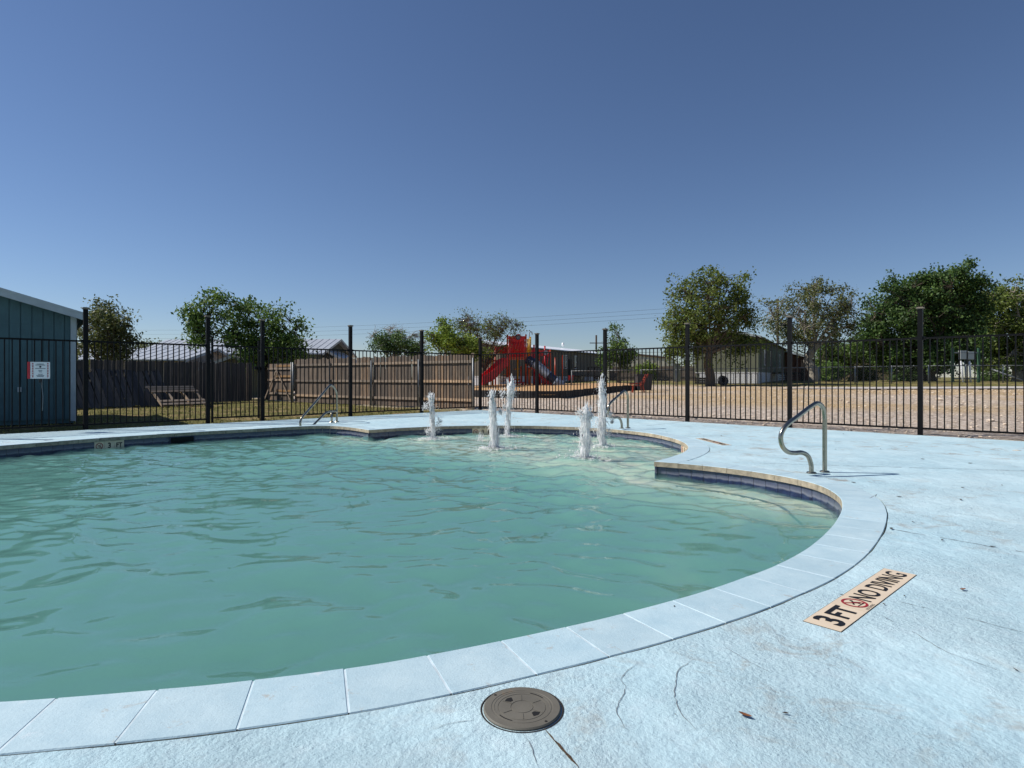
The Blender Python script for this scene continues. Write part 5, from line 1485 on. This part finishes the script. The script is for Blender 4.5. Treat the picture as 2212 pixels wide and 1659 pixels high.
# ------------------------------------------------------------------ chain-link fence across the lot
def chain_run(label, A_, B_, h, nposts):
    A_, B_ = np.array(A_), np.array(B_); L = np.linalg.norm(B_ - A_); d = (B_ - A_) / L
    root = thing("chain_fence", (A_[0], A_[1], gz(*A_)), label, "chain-link fence")
    def pt(s, z): c = A_ + d * s; return (c[0], c[1], gz(*c) + z)
    for i in range(nposts):
        s = L * i / (nposts - 1)
        b = MB(); b.tube([pt(s, -.1), pt(s, h + .05)], 0.035, 8); b.build("chain_post", M_galv, root)
        if i:
            s0 = L * (i - 1) / (nposts - 1); b = MB(); b.tube([pt(s0, h), pt(s, h)], 0.024, 6); b.build("top_rail", M_galv, root)
    b = MB(); n = int(L / 0.16)
    for i in range(n):
        s = L * i / n
        for sg_ in (1, -1):
            e_ = min(max(s + sg_ * h, 0), L)
            hz = abs(e_ - s)
            b.tube([pt(s, 0), pt(e_, hz)], 0.0035, 3, cap=False)
    tag(b.build("wire_mesh", M_galv, root), kind="stuff")
chain_run("grey chain-link fence crossing the far side of the dirt lot", (XA(1235, 40.5), 40.5), (XA(2330, 38.5), 38.5), 1.12, 15)

# dark privacy fence far behind the playground
A_, B_ = np.array([XA(1318, 64), 64.0]), np.array([XA(1516, 60), 60.0]); d = (B_ - A_) / np.linalg.norm(B_ - A_); L = np.linalg.norm(B_ - A_)
pf = thing("wooden_fence", (A_[0], A_[1], gz(*A_)), "far dark board fence before the beige metal building", "wooden fence")
b = MB()
for i in range(int(L / .15)):
    c = A_ + d * (i * .15 + .07); hh = 1.5 + random.uniform(-.03, .03)
    b.box((i * .15 + .07, 0, hh / 2), (0.142, 0.02, hh))
tag(inst("fence_board", b.mesh("fence_board", M_greywood), pf, frame((A_[0], A_[1], gz(*A_)), d)), kind="stuff")
b = MB(); b.box((L / 2, -.04, 1.2), (L, .04, .09)); b.box((L / 2, -.04, .4), (L, .04, .09)); inst("fence_rail", b.mesh("fence_rail", M_greywood), pf, frame((A_[0], A_[1], gz(*A_)), d))
c = (XA(1462, 52), 52.0)
up = thing("utility_box", (c[0], c[1], gz(*c)), "pale grey utility post beside the far dark fence", "utility post")
b = MB(); b.box((0, 0, 0.75), (0.55, 0.35, 1.5)); inst("box_body", b.mesh("box_body", simple("grey enclosure", srgb(150, 152, 150), 0.6)), up, Matrix.Translation((c[0], c[1], gz(*c))))
b = MB(); b.box((0.1, -0.2, 0.85), (0.3, 0.05, 0.9)); b.box((0, 0, 1.53), (0.62, 0.42, 0.06)); inst("box_lid", b.mesh("box_lid", M_galv), up, Matrix.Translation((c[0], c[1], gz(*c))))

# ------------------------------------------------------------------ playground
M_red = simple("red playground plastic", srgb(204, 36, 42), 0.4, 0, 0.14, 2, 0.0)
M_redmetal = simple("orange-red coated steel", srgb(196, 74, 34), 0.4, 0, 0.12, 3)
M_yellow = simple("yellow coated steel", srgb(206, 160, 46), 0.45, 0, 0.12, 3)
M_greyplast = simple("grey slide plastic", srgb(142, 150, 162), 0.4, 0, 0.12, 2)
M_navy = simple("navy slide plastic", srgb(40, 48, 74), 0.45, 0, 0.12, 2)
M_blackpl = simple("black plastic timber", srgb(34, 33, 34), 0.6, 0, 0.25, 6, 0.4, 30)
M_mulch = simple("wood chip mulch", srgb(196, 154, 106), 0.95, 0, 0.35, 9, 1.0, 14, 0.06, False)

# black border around the chips
bp = [G(1020, 857), G(1060, 858), G(1130, 860), G(1195, 860.5), G(1240, 857), G(1290, 851), G(1335, 846), G(1375, 843.5)]
bp = [np.array(p_[:2]) for p_ in bp]
pathb = catmull(bp, 0.1); sl = arclen(pathb); Lb = sl[-1]
br = thing("playground_border", (bp[0][0], bp[0][1], gz(*bp[0])), "black plastic timber border holding the playground wood chips", "border")
n = int(Lb / 1.2)
for i in range(n):
    a0, a1 = Lb * i / n, Lb * (i + 1) / n
    q0 = np.array([np.interp(a0, sl, pathb[:, 0]), np.interp(a0, sl, pathb[:, 1])]); q1 = np.array([np.interp(a1, sl, pathb[:, 0]), np.interp(a1, sl, pathb[:, 1])])
    d = (q1 - q0); Ls = np.linalg.norm(d)
    b = MB(); b.box((Ls / 2, 0, 0.16), (Ls - .02, 0.09, 0.34))
    for k in range(6): b.box((Ls * (k + .5) / 6, 0, 0.155), (0.05, 0.125, 0.30))
    inst("border_timber", b.mesh("border_timber", M_blackpl), br, frame((q0[0], q0[1], gz(*q0)), d))
chips = [tuple(p_) for p_ in pathb[::4]] + [(XA(1385, 42), 42), (XA(1330, 45), 45), (XA(1180, 46), 46), (XA(1050, 45), 45), (XA(1015, 40), 40)]
cc_ = [(x, y, gz(x, y) + 0.16) for x, y in chips]
b = MB(); b.add(cc_, [tuple(range(len(cc_)))]); tag(b.build("mulch_ground", M_mulch), kind="structure")

PY = 43.0; K = PY / F
def px(zx): return XA((1880 + zx / 5.53) / 1.8228, PY)
def pz(zy): return ZA((1290 + zy / 5.53) / 1.8228, PY)
GZ = gz(px(900), PY) + 0.15
play = thing("play_structure", (px(900), PY, GZ), "red play tower with slides, orange posts and a round wheel panel", "playground")
PM = Matrix.Identity(4)
def ppost(zx, top, y, mat, bottom=None):
    b = MB(); zb_ = GZ - .1 if bottom is None else pz(bottom)
    b.tube([(px(zx), y, zb_), (px(zx), y, pz(top))], 0.06, 10); b.lathe([(0.066, pz(top) - .02), (0.066, pz(top) + .02), (0.03, pz(top) + .05), (0, pz(top) + .05)], 10, Matrix.Translation((px(zx), y, 0))); b.build("tower_post", mat, play)
for zx, top, y, mt in ((650, 165, PY, M_redmetal), (1055, 160, PY, M_redmetal), (690, 165, PY + 1.35, M_redmetal), (1165, 185, PY + 1.35, M_yellow), (320, 430, PY + .2, M_yellow), (380, 405, PY + 1.4, M_redmetal), (1235, 380, PY + .4, M_red), (1490, 390, PY + 1.4, M_red), (1345, 480, PY + .2, M_redmetal), (1590, 490, PY + .2, M_redmetal), (1745, 640, PY + 2.2, M_redmetal), (1865, 610, PY + .8, M_redmetal), (875, 700, PY + .3, M_yellow), (955, 850, PY + .6, M_redmetal), (1120, 880, PY - .2, M_redmetal), (1240, 900, PY + .3, M_red)):
    ppost(zx, top, y, mt)
def slab(name, zx0, zx1, zy0, zy1, y, th, mat, parent=None):
    b = MB(); b.box(((px(zx0) + px(zx1)) / 2, y, (pz(zy0) + pz(zy1)) / 2), (px(zx1) - px(zx0), th, pz(zy0) - pz(zy1)))
    return b.build(name, mat, parent or play)
# tower head panel with arched lower edge
def arch_panel(name, zx0, zx1, zy0, zy1, bow, y, mat, up=True):
    n = 14; b = MB(); top, bot = [], []
    for i in range(n + 1):
        t = i / n; s_ = math.sin(math.pi * t)
        top.append((px(zx0 + (zx1 - zx0) * t), pz(zy0 - (bow * .35 * s_ if up else 0)))); bot.append((px(zx0 + (zx1 - zx0) * t), pz(zy1 + (bow * s_ if not up else -bow * s_ * .0))))
    poly = bot + top[::-1]; m_ = len(poly)
    b.add([(x, y - .03, z) for x, z in poly] + [(x, y + .03, z) for x, z in poly], [(i, i + 1, m_ - 2 - i, m_ - 1 - i) for i in range(n)] + [(m_ + i + 1, m_ + i, 2 * m_ - 1 - i, 2 * m_ - 2 - i) for i in range(n)] + [(i, m_ + i, m_ + (i + 1) % m_, (i + 1) % m_) for i in range(m_)])
    return b.build(name, mat, play)
hp = arch_panel("head_panel", 670, 1040, 185, 255, 70, PY, M_red, False)
b = MB(); b.lathe([(0.0, -.03), (0.17, -.03), (0.17, .03), (0, .03)], 28, Matrix.Translation((px(885), PY - .05, pz(215))) @ Matrix.Rotation(R(90), 4, 'X')); b.build("wheel_disc", M_navy, hp)
b = MB()
ring = [(px(885) + .205 * math.cos(a), PY - .06, pz(215) + .205 * math.sin(a)) for a in np.linspace(0, 2 * math.pi, 29)]
b.tube(ring, 0.035, 8, cap=False); b.build("wheel_rim", M_red, hp)
b = MB()
for k in range(4):
    a = R(45 * k + 10); b.bar((px(885) - .16 * math.cos(a), PY - .09, pz(215) - .16 * math.sin(a)), (px(885) + .16 * math.cos(a), PY - .09, pz(215) + .16 * math.sin(a)), .03)
b.build("wheel_spoke", M_greyplast, hp)
slab("back_panel", 680, 1040, 200, 640, PY + 1.3, .05, M_red)
for k in range(5):
    x0 = 760 + k * 62
    b = MB(); b.tube([(px(x0 + 18), PY - .02, pz(300)), (px(x0), PY - .03, pz(440)), (px(x0 - 22), PY - .02, pz(615))], .045, 8); b.build("panel_bar", M_red, play)
slab("side_panel", 680, 740, 290, 640, PY, .05, M_red); slab("side_panel", 985, 1035, 300, 640, PY, .05, M_red)
slab("deck_platform", 640, 1180, 640, 690, PY + .68, 1.45, M_redmetal)
for k, zx in enumerate((1095, 1125, 1150)):
    b = MB(); b.tube([(px(zx), PY + .4 + .3 * k, pz(235)), (px(zx), PY + .4 + .3 * k, pz(640))], .045, 8); b.build("yellow_bar", M_yellow, play)
slab("deck_platform", 310, 650, 700, 735, PY + .8, 1.3, M_redmetal)
arch_panel("arch_panel", 395, 645, 430, 560, 55, PY + .2, M_red)
# slide hood
b = MB(); n = 12; vs_ = []
for i in range(n + 1):
    a = math.pi * i / n
    for yy in (PY - .5, PY + .1):
        vs_.append((px(560) - .28 * math.cos(a) * 1.0, yy, pz(640) + .42 * math.sin(a)))
b.add(vs_, [(2 * i, 2 * i + 2, 2 * i + 3, 2 * i + 1) for i in range(n)], 0, True); b.build("slide_hood", M_red, play)
# big red slide: U-shaped chute swept down
def chute(name, path, w, side, mat, th=0.04):
    b = MB(); vs_ = []
    pp = catmull(path, 0.15); k = len(pp)
    for i, p_ in enumerate(pp):
        t = pp[min(i + 1, k - 1)] - pp[max(i - 1, 0)]; h_ = np.array([t[0], t[1], 0]); h_ /= np.linalg.norm(h_); s_ = np.array([-h_[1], h_[0], 0])
        for (o_, z_) in ((-w / 2 - th, side), (-w / 2, side), (-w / 2 + .04, .03), (w / 2 - .04, .03), (w / 2, side), (w / 2 + th, side), (w / 2 + th, -.04), (-w / 2 - th, -.04)):
            q_ = p_ + s_ * o_; vs_.append((q_[0], q_[1], q_[2] + z_))
    fs_ = [(i * 8 + j, i * 8 + (j + 1) % 8, (i + 1) * 8 + (j + 1) % 8, (i + 1) * 8 + j) for i in range(k - 1) for j in range(8)] + [tuple(range(8)), tuple((k - 1) * 8 + j for j in range(7, -1, -1))]
    b.add(vs_, fs_, 0, False); return b.build(name, mat, play)
chute("slide_chute", [(px(640), PY - .35, pz(830)), (px(560), PY - .45, pz(850)), (px(440), PY - .7, pz(960)), (px(300), PY - 1.0, pz(1090)), (px(170), PY - 1.25, pz(1190)), (px(90), PY - 1.35, pz(1240))], 0.85, 0.58, M_red)
chute("slide_chute", [(px(640), PY + .5, pz(800)), (px(540), PY + .5, pz(900)), (px(400), PY + .4, pz(1060)), (px(280), PY + .3, pz(1160)), (px(200), PY + .3, pz(1210))], 0.7, 0.3, M_red)
# red stair stringer on the other side
b = MB(); b.bar((px(1060), PY - .1, pz(690)), (px(1600), PY - .5, pz(1260)), .06, .36); b.build("stair_side", M_red, play)
b = MB(); b.bar((px(1060), PY + .8, pz(690)), (px(1600), PY + .5, pz(1260)), .06, .30); b.build("stair_side", M_red, play)
for k in range(7):
    t = (k + .5) / 7; xx = px(1060) + (px(1600) - px(1060)) * t; zz = pz(690) + (pz(1260) - pz(690)) * t
    b = MB(); b.box((xx, PY + .25, zz), (.22, .85, .05)); b.build("stair_tread", M_redmetal, play)
# grey tube slide in segments
tp = catmull([(px(1120), PY + .1, pz(720)), (px(1260), PY - .3, pz(800)), (px(1420), PY - .6, pz(940)), (px(1580), PY - .8, pz(1080)), (px(1720), PY - .9, pz(1190)), (px(1860), PY - .95, pz(1260))], .2)
cuts = np.linspace(0, len(tp) - 1, 6).astype(int)
for k in range(5):
    seg = tp[cuts[k]:cuts[k + 1] + 1]
    r_ = [.34 - .012 * k] * len(seg); r_[0] += .03
    b = MB(); b.tube([tuple(p_) for p_ in seg], r_, 16, cap=(k == 4)); b.build("tube_segment", M_navy if k in (0, 3) else M_greyplast, play)
b = MB(); b.lathe([(0, 0), (.17, 0), (.17, .04), (0, .04)], 20, Matrix.Translation((px(1490), PY + .1, pz(545))) @ Matrix.Rotation(R(90), 4, 'X')); b.build("bubble_window", M_greyplast, play)
arch_panel("arch_panel", 1350, 1590, 500, 620, 40, PY + .2, M_red)
for k in range(3):
    b = MB(); b.tube([(px(1440 + k * 50), PY + .15, pz(620)), (px(1410 + k * 50), PY + .15, pz(850))], .04, 8); b.build("panel_bar", M_red, play)
slab("deck_platform", 1340, 1600, 850, 885, PY + .8, 1.2, M_redmetal)
slab("panel_board", 1180, 1290, 480, 660, PY + .5, .05, M_red)
for k in range(4):
    b = MB(); y_ = 1000 + k * 50; b.tube([(px(520 + (3 - k) * 20), PY - .2, pz(y_ + 20)), (px(600 + (3 - k) * 8), PY + .2, pz(y_))], .03, 8); b.build("climbing_rung", M_yellow, play)
b = MB(); b.tube([(px(800), PY + .5, pz(905)), (px(940), PY + .5, pz(890))], .035, 8); b.build("climbing_rung", M_yellow, play)
slab("bench_seat", 715, 1035, 1178, 1205, PY - .4, .35, M_red)
slab("bench_panel", 740, 930, 1120, 1150, PY + .3, .08, M_red)
for zx in (760, 990): ppost(zx, 1200, PY - .4, M_red)
for k in range(5):
    zx = 1320 + k * 52; ppost(zx, 980 + k * 50, PY + .1, M_red)
# spring rider
c = (px(2015), PY - .3); sp = thing("spring_rider", (c[0], c[1], GZ), "small red spring rider beside the grey tube slide", "spring rider")
b = MB(); b.tube([(c[0] + .1 * math.cos(a), c[1] + .1 * math.sin(a), GZ + .02 * a) for a in np.linspace(0, 6 * math.pi, 60)], .015, 5); b.build("spring", M_dark, sp)
b = MB(); b.box((c[0], c[1], GZ + .48), (.34, .12, .28)); b.box((c[0] + .05, c[1], GZ + .66), (.5, .10, .07)); b.build("rider_body", M_red, sp)
b = MB(); b.tube([(c[0] - .45, c[1], GZ + .44), (c[0] - .1, c[1], GZ + .46)], .025, 6); b.build("rider_handle", M_navy, sp)

# orange frame chair and dark bin at the border's end
c = G(1373, 848)
M_chair = simple("dull orange-red steel", srgb(150, 56, 34), 0.55, 0, 0.15, 3)
oc = thing("frame_chair", c, "orange-red metal frame chair standing before the dark bin", "chair")
def om(p_): return (c[0] + p_[0] * .8, c[1] + p_[1] * .8, c[2] + p_[2] * .72)
for s_ in (-.3, .3):
    for nm, a_q, b_q in (("leg", (-.2 + s_ * .15, s_, 0), (-.15 + s_ * .15, s_, .52)), ("leg", (.5, s_, 0), (.42, s_, .50)), ("backrest_frame", (.35, s_, .45), (.75, s_, 1.35)), ("armrest", (-.35, s_, .62), (.45, s_, .68))):
        b = MB(); b.bar(om(a_q), om(b_q), .06); b.build(nm, M_chair, oc)
b = MB()
for k in range(6): b.bar(om((-.2 + k * .11, -.3, .5)), om((-.2 + k * .11, .3, .5)), .07, .03)
b.build("seat", M_chair, oc)
for k in range(5):
    b = MB(); t = k / 4; b.bar(om((.38 + .32 * t, -.3, .6 + .68 * t)), om((.38 + .32 * t, .3, .6 + .68 * t)), .07, .03); b.build("back_slat", M_chair, oc)
c = G(1388, 845); M_bin = simple("dark bin plastic", srgb(46, 48, 54), 0.5, 0, 0.1)
c = (c[0] + .25, c[1] + .9, c[2])
db = thing("waste_bin", c, "dark square waste bin behind the orange-red chair", "bin")
b = MB(); b.add([(c[0] + sx_ * w_, c[1] + sy_ * w_, c[2] + z_) for z_, w_ in ((0, .36), (.86, .42)) for sx_, sy_ in ((-1, -1), (1, -1), (1, 1), (-1, 1))], [(3, 2, 1, 0), (4, 5, 6, 7), (0, 1, 5, 4), (1, 2, 6, 5), (2, 3, 7, 6), (3, 0, 4, 7)]); b.build("bin_body", M_bin, db)
b = MB(); b.box((c[0], c[1], c[2] + .9), (.92, .92, .08)); b.build("bin_lid", M_bin, db)

# meter rack
c0 = (XA(2086, 41), 41.0); z0 = gz(*c0)
mr = thing("meter_rack", (c0[0], c0[1], z0), "utility meter rack with grey boxes between two green posts", "meter rack")
M_gpost = simple("green painted post", srgb(48, 84, 62), 0.6, 0, 0.12)
M_box = simple("grey meter box", srgb(178, 184, 184), 0.5, 0.1, 0.06)
def rx(zx): return XA((3660 + zx / 5.7204) / 1.8228, 41)
def rz(zy): return ZA((1330 + zy / 5.7204) / 1.8228, 41)
for zx in (520, 1108):
    b = MB(); b.box((rx(zx), 41, (rz(230) + z0) / 2), (.13, .13, rz(230) - z0)); b.build("rack_post", M_gpost, mr)
for zy in (335, 625, 922):
    b = MB(); b.box(((rx(540) + rx(1110)) / 2, 41, rz(zy)), (rx(1110) - rx(540), .05, .09)); b.build("rack_rail", M_galv, mr)
for (a0, a1, y0, y1) in ((640, 780, 290, 485), (815, 950, 310, 490)):
    b = MB(); b.box(((rx(a0) + rx(a1)) / 2, 40.86, (rz(y0) + rz(y1)) / 2), (rx(a1) - rx(a0), .2, rz(y0) - rz(y1))); o = b.build("meter_box", M_box, mr)
    b = MB(); b.box(((rx(a0) + rx(a1)) / 2, 40.75, rz(y0 + 50)), (rx(a1) - rx(a0) + .03, .02, .03)); b.build("box_seam", M_galv, o)
for (xa, ya, xb, yb_) in ((675, 520, 712, 1040), (875, 520, 880, 1050), (765, 490, 765, 1000), (985, 330, 970, 930)):
    b = MB(); b.tube([(rx(xa), 40.9, rz(ya)), (rx(xb), 40.8, rz(yb_))], .055 if xa in (675, 875) else .03, 8); b.build("conduit", M_whitevinyl if xa in (675, 875) else M_galv, mr)
# guy pole lying against the chain fence
pg = thing("leaning_pole", (rx(2010), 40, rz(1055)), "pale pole slanting to the ground beside the meter rack", "pole")
b = MB(); b.tube([(rx(1310), 40.6, rz(715)), (rx(2010), 39.8, rz(1055))], .05, 8); b.build("pole_shaft", M_galv, pg)
b = MB(); b.lathe([(0, .0), (.06, 0), (.06, .06), (0, .06)], 10, Matrix.Translation((rx(1310), 40.6, rz(715)))); b.build("pole_cap", M_galv, pg)

# tyre and timber under the big tree
c = G(1552, 832); ty = thing("old_tyre", (c[0], c[1], c[2]), "old dark tyre leaning beside the big tree's trunk", "tyre")
b = MB(); Mt = Matrix.Translation((c[0] + .3, c[1], c[2] + .30)) @ Matrix.Rotation(R(62), 4, 'X')
b.lathe([(.20, -.11), (.31, -.12), (.37, -.06), (.37, .06), (.31, .12), (.20, .11), (.20, -.11)], 28, Mt, 0, True); b.build("tyre_body", M_blackpl, ty)
b = MB(); b.lathe([(0, .02), (.2, .02), (.23, -.08), (.23, .08), (.20, .05)], 20, Mt); b.build("tyre_hole_shade", M_dark, ty)  # dark disc added to close the tyre's hole, standing in for its shade
c = G(1517, 830); cb = thing("crate", (c[0], c[1], c[2]), "low dark wooden crate beside the big tree's trunk", "crate")
me_ = MB().box((0, 0, 0), (.95, .03, .14)).mesh("crate_slat", M_greywood)
for k in range(3):
    for s_ in (-.3, .3): inst("crate_slat", me_, cb, Matrix.Translation((c[0], c[1] + s_, c[2] + .09 + k * .16)))

# ------------------------------------------------------------------ power line with two poles
M_pole = simple("wooden utility pole", srgb(74, 62, 54), 0.9, 0, 0.2)
M_wire = simple("black cable", srgb(40, 44, 50), 0.7, 0, 0.1)
for i, xd in enumerate((1288, 1306)):
    Yp = 110.0 + i * 3; x = XA(xd, Yp)
    ut = thing("utility_pole", (x, Yp, .6), "thin utility pole with crossarm above the mobile home's roof end" if i == 0 else "second thin utility pole beside the small green tree", "utility pole", "far utility poles")
    b = MB(); b.tube([(x, Yp, .5), (x, Yp, ZA(724 if i == 0 else 727, Yp))], .16, 8); b.build("pole_shaft", M_pole, ut)
    b = MB(); b.bar((x - 1.2, Yp, ZA(741, Yp)), (x + 1.2, Yp, ZA(741, Yp)), .14); b.build("crossarm", M_pole, ut)
x, Yp = XA(1680, 75), 75.0
ut = thing("utility_pole", (x, Yp, .6), "dark utility pole rising behind the green mobile home", "utility pole", "far utility poles")
b = MB(); b.tube([(x, Yp, .5), (x, Yp, ZA(646, Yp))], .15, 8); b.build("pole_shaft", M_pole, ut)
b = MB(); b.bar((x - 1.1, Yp, ZA(652, Yp)), (x + 1.1, Yp, ZA(652, Yp)), .13); b.build("crossarm", M_pole, ut)
def cable(p_, q_, sag, r_, label):
    A_, B_ = np.array(p_), np.array(q_)
    pts = [A_ + (B_ - A_) * t - np.array([0, 0, sag * 4 * t * (1 - t)]) for t in np.linspace(0, 1, 30)]
    b = MB(); b.tube(pts, r_, 5)
    tag(b.build("power_line", M_wire), label, "cable", "overhead power cables")
def at(xd, yd, Y): return (XA(xd, Y), Y, ZA(yd, Y))
for i, w in enumerate(("top", "middle", "bottom")):
    cable(at(200, 712 + 9 * i, 150), at(1680, 650 + 9 * i, 75), 1.3, .014, w + " of three thin power cables above the red play tower")
    cable(at(1680, 650 + 9 * i, 75), at(2500, 640 + 9 * i, 80), .9, .013, w + " of three thin power cables behind the tallest tree")
cable(at(1040, 762, 112), at(1700, 752, 112), .4, .03, "upper thicker cable just above the beige metal building")
cable(at(1040, 768, 112), at(1700, 759, 112), .4, .03, "lower thicker cable just above the beige metal building")
